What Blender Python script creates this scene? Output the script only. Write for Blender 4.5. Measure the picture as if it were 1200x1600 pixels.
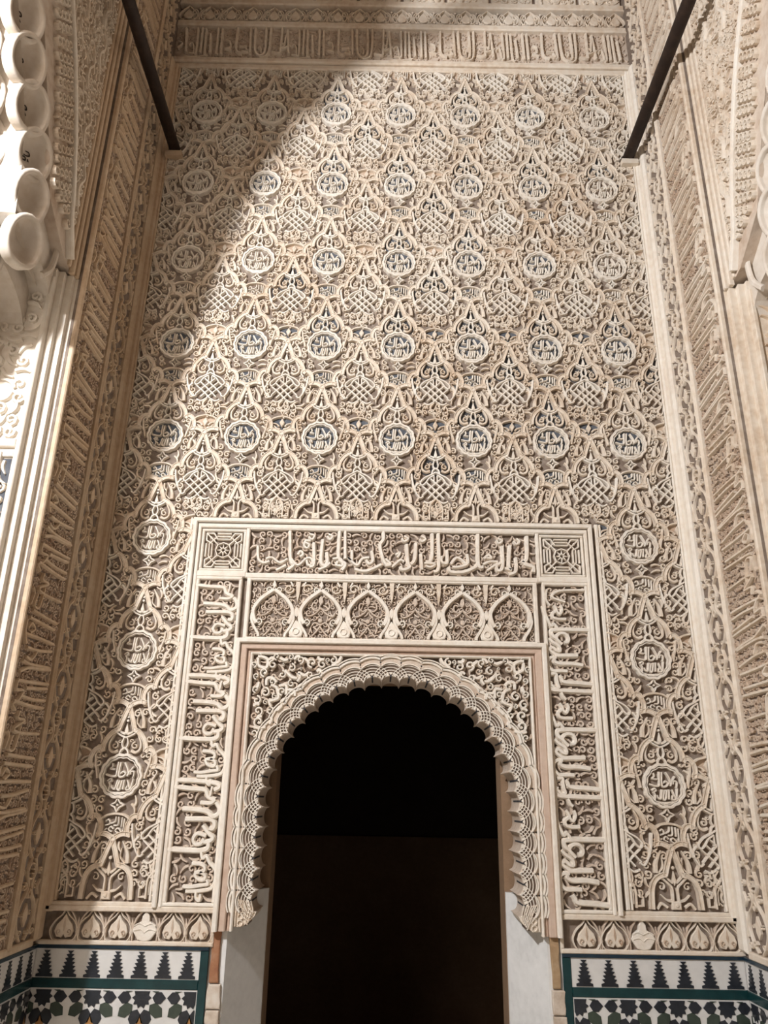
import bpy, bmesh, math, random
from mathutils import Vector, Matrix
PI = math.pi
S = bpy.context.scene
for o in list(bpy.data.objects):
    bpy.data.objects.remove(o)
C = S.collection
random.seed(7)

# ------------------------------------------------------------------ camera
CAM = Vector((-0.049, -2.972, 1.6))
cd = bpy.data.cameras.new('camera'); cam = bpy.data.objects.new('camera', cd); C.objects.link(cam)
right = Vector((0.99983525, -0.00642413, 0.01697662))
down = Vector((0.01815144, 0.35293824, -0.93547054))
fwd = Vector((0.0000179, 0.93562457, 0.35299670))
up = -down
cam.matrix_world = Matrix(((right.x, up.x, -fwd.x, CAM.x), (right.y, up.y, -fwd.y, CAM.y),
                           (right.z, up.z, -fwd.z, CAM.z), (0, 0, 0, 1)))
cd.sensor_fit = 'VERTICAL'; cd.sensor_height = 36.0; cd.lens = 36.0 * 1206.0 / 1600.0
cd.clip_start = 0.02; cd.clip_end = 60
S.camera = cam

# ------------------------------------------------------------------ light
w = bpy.data.worlds.new('hall_ambient'); S.world = w; w.use_nodes = True
bg = w.node_tree.nodes['Background']; bg.inputs[0].default_value = (1.0, 0.61, 0.31, 1); bg.inputs[1].default_value = 0.086
# lamp in the neighbouring bay, shining through the arch on the left
kl = bpy.data.lights.new('bay_lamp', 'POINT'); kl.energy = 600; kl.color = (0.985, 0.985, 1.0); kl.shadow_soft_size = 0.075
ko = bpy.data.objects.new('bay_lamp', kl); C.objects.link(ko); ko.location = (-1.99, -3.05, 4.02)
vs = S.view_settings; vs.view_transform = 'Standard'; vs.look = 'None'; vs.exposure = 0.0; vs.gamma = 1.0; vs.use_curve_mapping = False

# ------------------------------------------------------------------ materials
def mat(name, cols, rough=0.85, scale=3.0, fine=40.0, bump=0.25, bscale=140.0, detail=0.35, metal=0.0, spec=0.3):
    m = bpy.data.materials.new(name); m.use_nodes = True
    nt = m.node_tree; N = nt.nodes; L = nt.links; b = N['Principled BSDF']
    g = N.new('ShaderNodeNewGeometry')
    n1 = N.new('ShaderNodeTexNoise'); n1.inputs['Scale'].default_value = scale; n1.inputs['Detail'].default_value = 5; n1.inputs['Roughness'].default_value = 0.6
    n2 = N.new('ShaderNodeTexNoise'); n2.inputs['Scale'].default_value = fine; n2.inputs['Detail'].default_value = 3
    L.new(g.outputs['Position'], n1.inputs['Vector']); L.new(g.outputs['Position'], n2.inputs['Vector'])
    r = N.new('ShaderNodeValToRGB'); e = r.color_ramp.elements
    k = len(cols)
    while len(e) < k: e.new(0.5)
    for i, c in enumerate(cols):
        e[i].position = 0.3 + 0.42 * i / max(1, k - 1); e[i].color = (*c, 1)
    mx = N.new('ShaderNodeMath'); mx.operation = 'MULTIPLY_ADD'; mx.inputs[1].default_value = detail; mx.inputs[2].default_value = 0.0
    ad = N.new('ShaderNodeMath'); ad.operation = 'MULTIPLY_ADD'; ad.inputs[1].default_value = 1.0 - detail
    L.new(n2.outputs[0], mx.inputs[0]); L.new(n1.outputs[0], ad.inputs[0]); L.new(mx.outputs[0], ad.inputs[2])
    L.new(ad.outputs[0], r.inputs[0]); L.new(r.outputs[0], b.inputs['Base Color'])
    b.inputs['Roughness'].default_value = rough; b.inputs['Metallic'].default_value = metal
    b.inputs['Specular IOR Level'].default_value = spec
    if bump > 0:
        n3 = N.new('ShaderNodeTexNoise'); n3.inputs['Scale'].default_value = bscale; n3.inputs['Detail'].default_value = 4
        L.new(g.outputs['Position'], n3.inputs['Vector'])
        bp = N.new('ShaderNodeBump'); bp.inputs['Strength'].default_value = bump; bp.inputs['Distance'].default_value = 0.004
        L.new(n3.outputs[0], bp.inputs['Height']); L.new(bp.outputs[0], b.inputs['Normal'])
    return m
M = {}
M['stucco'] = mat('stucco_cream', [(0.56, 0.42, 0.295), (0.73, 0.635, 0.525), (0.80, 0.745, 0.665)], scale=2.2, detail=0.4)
M['ground'] = mat('stucco_ground', [(0.44, 0.30, 0.21), (0.54, 0.42, 0.32), (0.60, 0.51, 0.42)], scale=4.0, detail=0.5)
M['field'] = mat('field_ground_shaded', [(0.16, 0.115, 0.085), (0.235, 0.185, 0.15), (0.32, 0.275, 0.235)], scale=5.0, detail=0.5)  # pigmented ground, darkened further to paint in shade between the relief
M['side'] = mat('stucco_shaded', [(0.52, 0.37, 0.24), (0.64, 0.50, 0.36), (0.72, 0.61, 0.48)], scale=2.6, detail=0.4)  # darker stucco: shade of left wall and right pier put into the colour
M['mid'] = mat('stucco_mid', [(0.47, 0.35, 0.26), (0.60, 0.50, 0.41), (0.67, 0.59, 0.51)], scale=4.0, detail=0.5)
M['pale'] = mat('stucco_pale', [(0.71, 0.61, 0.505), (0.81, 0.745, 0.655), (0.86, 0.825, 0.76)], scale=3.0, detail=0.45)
M['mauve'] = mat('stucco_mauve', [(0.47, 0.33, 0.25), (0.58, 0.44, 0.35), (0.63, 0.50, 0.41)], scale=5.0)
M['slate'] = mat('slate_blue_paint', [(0.06, 0.065, 0.08), (0.105, 0.115, 0.135), (0.18, 0.185, 0.195)], scale=14.0)
M['black'] = mat('dark_paint', [(0.035, 0.035, 0.04), (0.06, 0.06, 0.065), (0.12, 0.11, 0.10)], scale=14.0)
M['hollow_shade'] = mat('shaded_hollow_ground', [(0.10, 0.07, 0.05), (0.16, 0.115, 0.085), (0.24, 0.18, 0.14)], scale=14.0)  # shade of deep hollows painted as a dark ground colour
M['tan'] = mat('tan_brick', [(0.30, 0.19, 0.10), (0.42, 0.29, 0.17), (0.52, 0.40, 0.27)], scale=14.0, bump=0.5, bscale=60)
M['white'] = mat('muqarnas_white', [(0.58, 0.49, 0.39), (0.68, 0.61, 0.53), (0.76, 0.71, 0.64)], scale=6.0, bump=0.12)
M['plaster'] = mat('jamb_plaster', [(0.62, 0.62, 0.61), (0.72, 0.72, 0.71), (0.78, 0.78, 0.77)], scale=5.0, bump=0.15, bscale=40)
M['brickm'] = mat('terracotta', [(0.26, 0.11, 0.06), (0.36, 0.17, 0.09), (0.45, 0.27, 0.17)], scale=14.0, bump=0.5, bscale=60)
M['rough'] = mat('rough_render', [(0.40, 0.30, 0.22), (0.62, 0.53, 0.44), (0.74, 0.69, 0.62)], scale=18.0, bump=0.6, bscale=60)
M['iron'] = mat('dark_iron', [(0.012, 0.007, 0.005), (0.025, 0.014, 0.010), (0.05, 0.03, 0.02)], rough=0.6, scale=12.0, bump=0.2, bscale=80)
M['tile_white'] = mat('tile_white', [(0.62, 0.61, 0.59), (0.71, 0.70, 0.68), (0.76, 0.75, 0.73)], rough=0.22, scale=7, bump=0.05, bscale=30, spec=0.5)
M['tile_black'] = mat('tile_black', [(0.012, 0.014, 0.018), (0.022, 0.026, 0.034), (0.035, 0.04, 0.05)], rough=0.2, scale=9, bump=0.05, bscale=30, spec=0.5)
M['tile_teal'] = mat('tile_teal', [(0.004, 0.026, 0.030), (0.007, 0.040, 0.044), (0.012, 0.056, 0.060)], rough=0.2, scale=8, bump=0.05, bscale=30, spec=0.5)
M['tile_navy'] = mat('tile_navy', [(0.008, 0.020, 0.034), (0.012, 0.032, 0.052), (0.018, 0.05, 0.07)], rough=0.2, scale=8, bump=0.05, bscale=30, spec=0.5)
M['tile_green'] = mat('tile_green', [(0.030, 0.045, 0.034), (0.045, 0.062, 0.048), (0.06, 0.08, 0.06)], rough=0.25, scale=9, bump=0.05, bscale=30, spec=0.5)
M['tile_ochre'] = mat('tile_ochre', [(0.30, 0.14, 0.045), (0.40, 0.20, 0.07), (0.46, 0.26, 0.11)], rough=0.25, scale=9, bump=0.05, bscale=30, spec=0.5)
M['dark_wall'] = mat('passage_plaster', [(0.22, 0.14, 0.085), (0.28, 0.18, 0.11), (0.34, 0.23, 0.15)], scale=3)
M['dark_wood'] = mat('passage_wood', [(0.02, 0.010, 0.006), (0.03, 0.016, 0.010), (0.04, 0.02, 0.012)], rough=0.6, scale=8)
M['marble'] = mat('marble_floor', [(0.55, 0.50, 0.43), (0.63, 0.58, 0.50), (0.68, 0.63, 0.56)], rough=0.4, scale=3)
M['bluep'] = mat('blue_paint', [(0.02, 0.03, 0.12), (0.03, 0.045, 0.18), (0.06, 0.08, 0.22)], scale=20)

# ------------------------------------------------------------------ mesh helpers: local (u, v, h) -> (x=u, z=v, y=-h)
def smooth(p, n=5, closed=False):
    if len(p) < 3: 
        return [(p[0][0] + (p[1][0] - p[0][0]) * i / 2, p[0][1] + (p[1][1] - p[0][1]) * i / 2) for i in range(3)]
    out = []; k = len(p); rng = range(k if closed else k - 1)
    for i in rng:
        if closed: a, b, c, d = p[i - 1], p[i], p[(i + 1) % k], p[(i + 2) % k]
        else: a, b, c, d = p[max(0, i - 1)], p[i], p[i + 1], p[min(k - 1, i + 2)]
        for j in range(n):
            t = j / n
            out.append(tuple(0.5 * (2 * b[q] + (c[q] - a[q]) * t + (2 * a[q] - 5 * b[q] + 4 * c[q] - d[q]) * t * t + (3 * b[q] - a[q] - 3 * c[q] + d[q]) * t ** 3) for q in (0, 1)))
    if not closed: out.append(tuple(p[-1]))
    return out
FLAT = [(-.5, 0), (-.42, .8), (-.3, 1), (.3, 1), (.42, .8), (.5, 0)]
ROUND = [(-.5, 0), (-.46, .55), (-.24, 1), (.24, 1), (.46, .55), (.5, 0)]
THIN = [(-.5, 0), (-.32, 1), (.32, 1), (.5, 0)]
BAND = [(-.5, 0), (-.5, 1), (-.36, 1), (-.27, .82), (.27, .82), (.36, 1), (.5, 1), (.5, 0)]
DZ = 0.80      # relief depth
class MB:
    def __init__(s): s.v = []; s.f = []; s.m = []
    def add(s, vs, fs, m=0):
        k = len(s.v); s.v += vs
        for f in fs: s.f.append(tuple(k + i for i in f)); s.m.append(m)
    def rib(s, p, w, h0, h1, prof=FLAT, n=5, closed=False, taper=0.0, m=0, sm=True, swell=0.0):
        q = smooth(p, n, closed) if sm else list(p)
        K = len(q); P = len(prof); vs = []; h1 += random.uniform(-.0004, .0004)
        for i in range(K):
            a = q[i - 1] if (closed or i > 0) else q[i]; b = q[(i + 1) % K] if (closed or i < K - 1) else q[i]
            dx, dy = b[0] - a[0], b[1] - a[1]; l = math.hypot(dx, dy) or 1e-9; nx, ny = -dy / l, dx / l
            t = i / max(1, K - 1); ww = w * (1 - taper * t) * (1 + swell * math.sin(PI * t))
            for (o, hh) in prof:
                vs.append((q[i][0] + nx * o * ww, -(h0 + (h1 - h0) * hh) * DZ, q[i][1] + ny * o * ww))
        fs = []
        for i in range(K if closed else K - 1):
            j = (i + 1) % K
            for k in range(P - 1): fs.append((i * P + k, j * P + k, j * P + k + 1, i * P + k + 1))
        if not closed:
            fs.append(tuple(range(P))[::1]); fs.append(tuple((K - 1) * P + k for k in range(P))[::-1])
        s.add(vs, fs, m)
    def sym(s, p, *a, **k):
        s.rib(p, *a, **k); s.rib([(-x, y) for x, y in p], *a, **k)
    def poly(s, p, h0, h1, m=0, inset=0.0):
        # extruded outline with a chamfered top
        h0 *= DZ; h1 *= DZ; K = len(p); cx = sum(x for x, y in p) / K; cy = sum(y for x, y in p) / K
        def sh(x, y):
            d = math.hypot(x - cx, y - cy) or 1; f = max(0.2, 1 - inset / d); return cx + (x - cx) * f, cy + (y - cy) * f
        vs = [(x, -h0, y) for x, y in p] + [(x, -(h1 - inset * .6), y) for x, y in p] + [(sh(x, y)[0], -h1, sh(x, y)[1]) for x, y in p]
        fs = [tuple(range(2 * K, 3 * K))]
        for i in range(K):
            j = (i + 1) % K
            fs.append((i, j, K + j, K + i)); fs.append((K + i, K + j, 2 * K + j, 2 * K + i))
        s.add(vs, fs, m)
    def dot(s, x, y, r, h0, h1, m=0, n=8):
        s.poly([(x + r * math.cos(2 * PI * i / n), y + r * math.sin(2 * PI * i / n)) for i in range(n)], h0, h1, m, r * .35)
    def box(s, x0, x1, y0, y1, z0, z1, m=0):
        vs = [(x, y, z) for x in (x0, x1) for y in (y0, y1) for z in (z0, z1)]
        s.add(vs, [(0, 1, 3, 2), (4, 6, 7, 5), (0, 4, 5, 1), (2, 3, 7, 6), (0, 2, 6, 4), (1, 5, 7, 3)], m)
    def bar(s, u0, u1, v0, v1, h0, h1, b=0.003, m=0):
        # chamfered straight moulding on the wall face
        h0 *= DZ; h1 *= DZ; p = [(u0, v0), (u1, v0), (u1, v1), (u0, v1)]; q = [(u0 + b, v0 + b), (u1 - b, v0 + b), (u1 - b, v1 - b), (u0 + b, v1 - b)]
        vs = [(x, -h0, y) for x, y in p] + [(x, -(h1 - b), y) for x, y in p] + [(x, -h1, y) for x, y in q]
        fs = [(8, 9, 10, 11)]
        for i in range(4):
            j = (i + 1) % 4; fs += [(i, j, 4 + j, 4 + i), (4 + i, 4 + j, 8 + j, 8 + i)]
        s.add(vs, fs, m)
    def spiral(s, cx, cy, r, a0, turns, d, w, h0, h1, prof=THIN, n=12, m=0):
        p = []
        for i in range(n + 1):
            t = i / n; rr = r * (1 - .78 * t); a = a0 + d * 2 * PI * turns * t
            p.append((cx + rr * math.cos(a), cy + rr * math.sin(a)))
        s.rib(p, w, h0, h1, prof, sm=False, taper=.25, m=m)
    def clip(s, axis, val, keep):
        bm = bmesh.new(); me = s.mesh('tmp'); bm.from_mesh(me); bpy.data.meshes.remove(me)
        co = [0, 0, 0]; no = [0, 0, 0]; co[axis] = val; no[axis] = keep
        bmesh.ops.bisect_plane(bm, geom=bm.verts[:] + bm.edges[:] + bm.faces[:], plane_co=co, plane_no=no, clear_inner=True)
        r = MB(); bm.verts.index_update()
        r.v = [tuple(v.co) for v in bm.verts]; r.f = [tuple(v.index for v in f.verts) for f in bm.faces]; r.m = [f.material_index for f in bm.faces]
        bm.free(); return r
    def mesh(s, name):
        me = bpy.data.meshes.new(name); me.from_pydata(s.v, [], s.f); me.polygons.foreach_set('material_index', s.m)
        me.update(); return me
    def data(s, name, mats):
        me = s.mesh(name)
        bm = bmesh.new(); bm.from_mesh(me); bmesh.ops.recalc_face_normals(bm, faces=bm.faces); bm.to_mesh(me); bm.free()
        for k in mats: me.materials.append(M[k])
        return me
    def build(s, name, mats, parent=None, loc=(0, 0, 0), rz=0.0, **kw):
        return put(name, s.data(name, [mats] if isinstance(mats, str) else mats), parent, loc, rz, **kw)
def put(name, me, parent=None, loc=(0, 0, 0), rz=0.0, ry=0.0, **kw):
    o = bpy.data.objects.new(name, me); C.objects.link(o); o.parent = parent; o.location = loc; o.rotation_euler = (0, ry, rz)
    for k, v in kw.items(): o[k] = v
    return o
def empty(name, loc=(0, 0, 0), **kw): return put(name, None, None, loc, **kw)
def circ(r, n=24, a0=0.0, cx=0.0, cy=0.0): return [(cx + r * math.cos(a0 + 2 * PI * i / n), cy + r * math.sin(a0 + 2 * PI * i / n)) for i in range(n)]
def mm(st, sc=.001, fx=1, fy=1, ox=0, oy=0): return [(wd * .001, [(x * sc * fx + ox, y * sc * fy + oy) for x, y in p]) for wd, p in st]
def letters(st, h0, h1, k=1.0, ok=None):
    b = MB()
    for wd, p in st:
        if ok and not all(ok(*q) for q in p): continue
        b.rib(p, wd * k, h0, h1, ROUND, 4)
    return b
def scrolls(u0, u1, v0, v1, sp, h0, h1, seed, ok=None, w=.26, leafy=.3):
    r = random.Random(seed); b = MB(); nu = max(1, round((u1 - u0) / sp)); nv = max(1, round((v1 - v0) / sp))
    for i in range(nu):
        for j in range(nv):
            du = (u1 - u0) / nu; dv = (v1 - v0) / nv
            x = u0 + (i + .5 + r.uniform(-.14, .14)) * du; y = v0 + (j + .5 + r.uniform(-.14, .14)) * dv
            if ok and not ok(x, y): continue
            a = r.uniform(0, 2 * PI); d = r.choice((-1, 1)); rad = .5 * min(du, dv); hh = h1 * r.uniform(.75, 1.1)
            if r.random() < leafy:
                c, s_ = math.cos(a), math.sin(a); L = rad * 1.25
                p = [(-L, 0), (-.3 * L, .3 * L * d), (.35 * L, .28 * L * d), (L, -.05 * L)]
                b.rib([(x + c * q - s_ * t, y + s_ * q + c * t) for q, t in p], rad * .62, h0, hh, THIN, 3, swell=.5, taper=.6)
            else:
                b.spiral(x, y, rad * .95, a, 1.15, d, sp * w, h0, hh, n=10)
    return b
MEDTXT=[[7,[[-37.2,45.2],[-35.1,33.3],[-43.5,25.0],[-25.3,23.3]]],[8,[[-14.9,50.0],[-17.2,21.4],[-19.3,1.2],[-33.4,-1.7],[-57.2,4.8]]],[8,[[-5.3,48.8],[-9.0,11.9],[-6.0,-2.9],[8.5,-1.2],[16.7,9.5]]],[7,[[16.7,9.0],[7.0,16.2],[-3.0,9.0]]],[8,[[9.4,48.1],[21.8,26.2],[27.9,4.8]]],[8,[[43.7,33.8],[27.9,11.9],[23.2,-1.2]]],[7,[[34.0,6.0],[36.6,16.7],[46.4,16.2],[48.2,7.1],[45.0,-7.6]]],[7,[[-48.9,-18.6],[-37.0,-10.0],[-33.1,-18.6],[-42.3,-22.6],[-37.5,-33.3],[-40.5,-52.8]]],[8,[[-9.9,-13.8],[-15.8,-40.5],[-20.1,-47.1],[-28.8,-41.6],[-31.4,-33.3]]],[8,[[-1.8,-16.2],[-8.6,-44.0],[-0.1,-48.1],[7.3,-14.3]]],[8,[[15.8,-13.1],[12.5,-48.1]]],[8,[[26.4,-14.3],[33.1,-30.9],[37.4,-47.6],[24.6,-47.6],[28.3,-34.5]]],[8,[[48.0,-9.0],[41.0,-48.1]]],[8,[[-31.1,-60.0],[0.7,-60.9],[29.3,-58.5]]]]
VTXL=[[15,[[-87,-9],[-27,-10],[34,-14],[65,-21],[68,-32],[52,-41]]],[15,[[-91,-32],[-32,-38],[14,-40],[26,-48],[33,-64],[58,-75]]],[9,[[40,-62],[45,-28]]],[12,[[7,-84],[44,-85],[60,-72]]],[15,[[-54,-106],[2,-108],[36,-115],[54,-130],[74,-121],[77,-102],[63,-81]]],[15,[[-41,-140],[5,-139],[50,-140],[64,-152],[60,-169],[47,-168]]],[14,[[24,-158],[45,-183],[63,-198],[53,-210],[31,-213]]],[12,[[38,-194],[8,-186],[-6,-203],[2,-220],[22,-219],[31,-202]]],[16,[[-93,-238],[-40,-241],[26,-241],[48,-232],[49,-214]]],[12,[[27,-246],[33,-265],[46,-259],[59,-279],[83,-305],[82,-343],[67,-362],[25,-369],[-15,-370]]],[12,[[-2,-283],[27,-284],[43,-293],[40,-307],[13,-313],[21,-329],[43,-334],[47,-319],[29,-309]]],[11,[[-27,-356],[2,-357],[41,-350],[59,-347],[54,-332]]],[11,[[21,-372],[23,-391],[35,-398],[37,-378]]]]
VTXR=[[16,[[76,-34],[32,-34],[-28,-34],[-64,-36],[-73,-44],[-68,-59],[-52,-69]]],[13,[[-34,-92],[-54,-69],[-48,-55],[-34,-48],[-17,-52],[-7,-68],[-12,-82],[-24,-84]]],[13,[[-84,-68],[-69,-83],[-47,-98],[-43,-116],[-57,-115],[-72,-104],[-82,-113],[-65,-128],[-51,-134]]],[15,[[24,-133],[-23,-134],[-65,-135]]],[15,[[41,-171],[-2,-165],[-49,-165],[-69,-155],[-65,-147]]],[13,[[-59,-143],[-84,-144],[-94,-160],[-88,-180],[-74,-193],[-46,-193],[-20,-194]]],[12,[[-83,-205],[-64,-204],[-63,-219],[-60,-241],[-56,-254],[-69,-259],[-81,-248],[-91,-244]]],[15,[[74,-242],[28,-238],[-35,-234],[-45,-221],[-53,-210]]],[15,[[72,-269],[14,-268],[-55,-266],[-82,-263],[-91,-250],[-85,-233]]],[12,[[-49,-273],[-41,-291],[-32,-299]]],[12,[[-99,60],[-89,18],[-72,-20],[-61,-12],[-47,-31]]],[12,[[-58,61],[-47,42],[-63,29],[-61,13],[-42,7],[-12,8]]],[11,[[-30,62],[-25,45],[-35,27],[-47,38]]]]
HTX=[[12,[[-553,19],[-547,-34],[-527,-50],[-502,-44]]],[14,[[-427,85],[-418,-37],[-404,-56],[-428,-78]]],[10,[[-416,-32],[-388,-58],[-359,-31],[-339,-28],[-330,-46],[-347,-58],[-354,-36]]],[14,[[-329,37],[-325,-52],[-342,-63]]],[14,[[-293,52],[-297,-40],[-281,-57],[-271,-40],[-275,-2]]],[14,[[-227,89],[-227,-23],[-199,-49],[-213,-76]]],[12,[[-204,89],[-200,-28]]],[11,[[-175,8],[-174,-33],[-190,-22],[-153,-54],[-133,-27],[-105,-21]]],[12,[[-95,7],[-89,-31],[-104,-47],[-117,-32]]],[13,[[-162,-70],[-116,-77],[-55,-49]]],[14,[[-50,92],[-49,56],[-62,29],[-43,-41],[-19,-49]]],[10,[[-363,37],[-347,29],[-354,15],[-367,23],[-363,45],[-342,45]]],[10,[[-349,73],[-328,68],[-337,51],[-351,62]]],[10,[[-271,74],[-255,66],[-265,52],[-276,66]]],[11,[[-251,-29],[-220,-28],[-209,-55],[-235,-55],[-230,-39]]],[11,[[-391,-15],[-381,1],[-370,-12],[-383,-23]]],[11,[[-306,-75],[-275,-61],[-261,-45]]],[10,[[-518,-34],[-493,-28],[-461,-49],[-431,-32]]],[11,[[-474,-81],[-435,-59]]],[14,[[45,38],[50,-35],[57,-58],[30,-69],[22,-55]]],[14,[[83,44],[78,-24],[62,-46]]],[13,[[102,-1],[107,-68]]],[14,[[148,85],[145,-22],[121,-34]]],[14,[[173,86],[174,-55],[153,-75]]],[11,[[115,-40],[158,-42],[142,-56],[121,-51]]],[12,[[207,15],[207,-38],[185,-33],[185,-10]]],[12,[[222,-43],[247,-15],[281,-42],[249,-54],[228,-54]]],[12,[[288,0],[290,-36],[271,-48]]],[14,[[214,-55],[222,-74],[275,-73],[324,-50],[324,-36]]],[15,[[333,86],[332,-41],[351,-52]]],[11,[[351,-41],[378,-29],[410,-29]]],[11,[[363,-13],[384,-15],[374,-1],[354,-18]]],[14,[[429,37],[428,-51],[409,-65],[404,-45],[421,-34]]],[14,[[461,40],[453,-45],[463,-61],[436,-56]]],[13,[[483,-10],[481,-66],[451,-81]]],[15,[[531,81],[526,-15],[507,-27],[549,-48],[550,-70]]],[11,[[512,-38],[543,-48]]],[10,[[366,-66],[410,-34]]],[10,[[-13,-59],[19,-30],[35,-36]]],[10,[[0,-8],[19,3],[8,-19]]],[10,[[34,72],[51,61],[34,49],[26,63]]],[10,[[105,73],[121,62],[107,50],[97,61]]],[10,[[414,68],[430,59],[416,48],[407,62]]],[10,[[487,69],[500,58],[486,46],[477,60]]],[11,[[-40,-54],[-18,-48],[-40,-26]]]]
FRZ=[[11,[[-14,97],[0,-77]]],[8,[[13,-30],[32,-16],[42,-85],[18,-86]]],[11,[[49,99],[54,-76],[42,-90]]],[11,[[74,99],[76,-85]]],[11,[[93,95],[100,-93],[114,-98]]],[11,[[119,57],[128,-83]]],[11,[[157,101],[161,-92]]],[11,[[179,97],[184,-91]]],[8,[[206,12],[228,-1],[228,-44],[204,-49],[239,-62]]],[11,[[260,104],[262,-52],[295,-79]]],[9,[[294,-65],[325,-69],[312,-41]]],[11,[[330,106],[337,-78]]],[12,[[355,106],[365,-68],[413,-76],[412,108]]],[8,[[380,-44],[390,-35],[395,-63]]],[11,[[437,109],[433,-76],[392,-109]]],[9,[[450,-66],[477,-75],[497,-74]]],[11,[[497,110],[497,-74]]],[8,[[503,-46],[548,-17]]],[9,[[528,96],[514,-18]]],[8,[[-46,-50],[-23,-17],[-45,-3]]],[8,[[-6,-110],[55,-113],[108,-102]]],[8,[[278,-33],[318,-32]]]]
STX=[[13,[[-255,107],[-105,118],[-24,126]]],[13,[[-252,134],[-185,157],[-103,165],[-28,175]]],[13,[[-243,172],[-180,168],[-41,179]]],[13,[[-257,44],[-136,42],[-35,45]]],[13,[[-217,65],[-124,63],[-29,70]]],[13,[[-188,91],[-29,110]]],[11,[[-255,107],[-253,79],[-204,81],[-230,48],[-262,34],[-236,17]]],[12,[[-203,18],[-208,-4],[-157,-7],[-223,-37],[-180,-46],[-38,-39]]],[11,[[-179,-25],[-198,-96],[-235,-98],[-224,-58]]],[11,[[-294,-45],[-250,-61],[-262,-100]]],[13,[[-237,-114],[-160,-116],[-37,-117]]],[13,[[-249,-141],[-198,-141],[-48,-141]]],[12,[[-248,-176],[-229,-156],[-200,-170],[-229,-188]]],[13,[[-266,-196],[-167,-191],[-38,-189]]],[13,[[-290,-151],[-285,-192],[-245,-226]]],[13,[[-231,215],[-148,219],[-42,235]]],[12,[[-156,212],[-186,183],[-228,186]]]]
SPW=[[-521,2086,12.0],[-502,2118,8.6],[-479,2057,17.2],[-448,2087,16.3],[-436,2117,12.9],[-383,2117,12.0],[-346,2106,15.4],[-377,2076,15.4],[-300,2096,18.9],[-261,2091,16.3],[-305,2050,13.7],[-411,2050,14.6],[-447,2022,14.6],[-471,1983,17.2],[-408,1988,15.4],[-375,2017,13.7],[-507,1993,12.9],[-500,1953,16.3],[-492,1914,18.0],[-449,1915,15.4],[-488,1875,18.9],[-434,1968,11.1],[-508,2042,12.0],[-220,2107,15.4],[-502,1834,12.9],[-373,1982,11.1],[-240,2107,9.4],[-467,1946,9.4],[-339,2074,6.0],[-411,2086,6.0]]
SPS=[[[-507,2116],[-487,2114],[-469,2102],[-473,2074],[-502,2082],[-506,2110]],[[-466,2103],[-455,2111],[-444,2106]],[[-424,2112],[-406,2104],[-392,2107]],[[-369,2107],[-358,2119],[-347,2119]],[[-401,2067],[-389,2053],[-371,2039],[-354,2037]],[[-353,2025],[-343,2042],[-349,2056],[-326,2048],[-310,2060]],[[-468,2009],[-467,2032],[-448,2036],[-430,2021]],[[-451,2010],[-428,1999],[-420,1966],[-434,1955]],[[-420,2007],[-398,2011],[-391,2000],[-393,1975]],[[-388,1994],[-362,1989],[-359,1970]],[[-423,1916],[-407,1933],[-405,1952],[-386,1964]],[[-446,1932],[-453,1949],[-434,1955]],[[-351,1995],[-341,2009],[-322,2018],[-322,2029]],[[-225,2087],[-200,2102],[-189,2122]],[[-281,2063],[-270,2069],[-258,2052]],[[-511,1931],[-500,1940],[-489,1937]],[[-496,1888],[-485,1894],[-477,1894]],[[-497,2020],[-499,2006],[-504,1998]],[[-447,1867],[-440,1884],[-446,1892]],[[-505,1856],[-485,1853],[-460,1856]],[[-278,2120],[-272,2109],[-255,2109]],[[-332,2113],[-317,2102],[-311,2091]]]

# ================================================================== STRUCTURE
b = MB(); b.box(-4, 4, -8, 4.2, -.12, 0); b.build('floor', 'marble', kind='structure')
b = MB(); b.box(-4, 4, -5, 1.2, 6.6, 6.75); b.build('ceiling', 'stucco', kind='structure')
DX = -0.012          # door axis
b = MB()
b.box(-1.45, DX - .60, 0, .20, 0, 6.6); b.box(DX + .60, 1.45, 0, .20, 0, 6.6); b.box(DX - .60, DX + .60, 0, .20, 2.19, 6.6)
wall_back = b.build('wall_back', 'field', kind='structure')
FRONT = -.56
walls = {}
for sgn, nm in ((-1, 'left'), (1, 'right')):
    b = MB(); x0, x1 = sorted((sgn * 1.2, sgn * 1.45)); b.box(x0, x1, FRONT, 0, 0, 6.6)
    walls[sgn] = b.build('wall_' + nm, 'field', kind='structure')
RZ = {-1: PI / 2, 1: -PI / 2}

# ================================================================== FIELD OF THE BACK WALL: the repeating lattice
A = .328; B = .4565; HX = A / 2; HZ = B / 2; ZM = 4.872; CR = .247
COLS = [i * A for i in range(-3, 4)]
FT, FD, FB = 5.172, 2.677, 1.270     # top of field, top of door frame, bottom of the side panels
BW, BH = .0170, .024
def strand(b, segs):
    for sg in segs:
        p = [(x * HX, -z * HZ) for x, z in sg]; b.sym(p, BW, .0, BH, BAND, 5)
SEG1 = [(-.03, -.05), (.055, .10), (.115, .22), (.190, .38)]
def carc(cx, cz, r, a0, a1, n): return [((cx + r * math.cos(math.radians(a0 + (a1 - a0) * i / n))) / HX, (CR - cz - r * math.sin(math.radians(a0 + (a1 - a0) * i / n))) / HZ) for i in range(n + 1)]
SEG2 = carc(0, .090, .0785, 72, -4, 7)
SEG3 = [(.470, .715), (.545, .665), (.640, .692), (.708, .790), (.715, .87), (.683, .955)]
SEG4 = [(.63, .945), (.76, .925), (.88, .945), (1.02, 1.01)]
mb = MB(); strand(mb, [SEG1, SEG2, SEG3, SEG4])
for sx in (-1, 1):
    mb.spiral(sx * .415 * HX, -.765 * HZ, .009, (0 if sx > 0 else PI), .7, -sx, .007, 0, .019, n=8)
arch_full = mb
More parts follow.
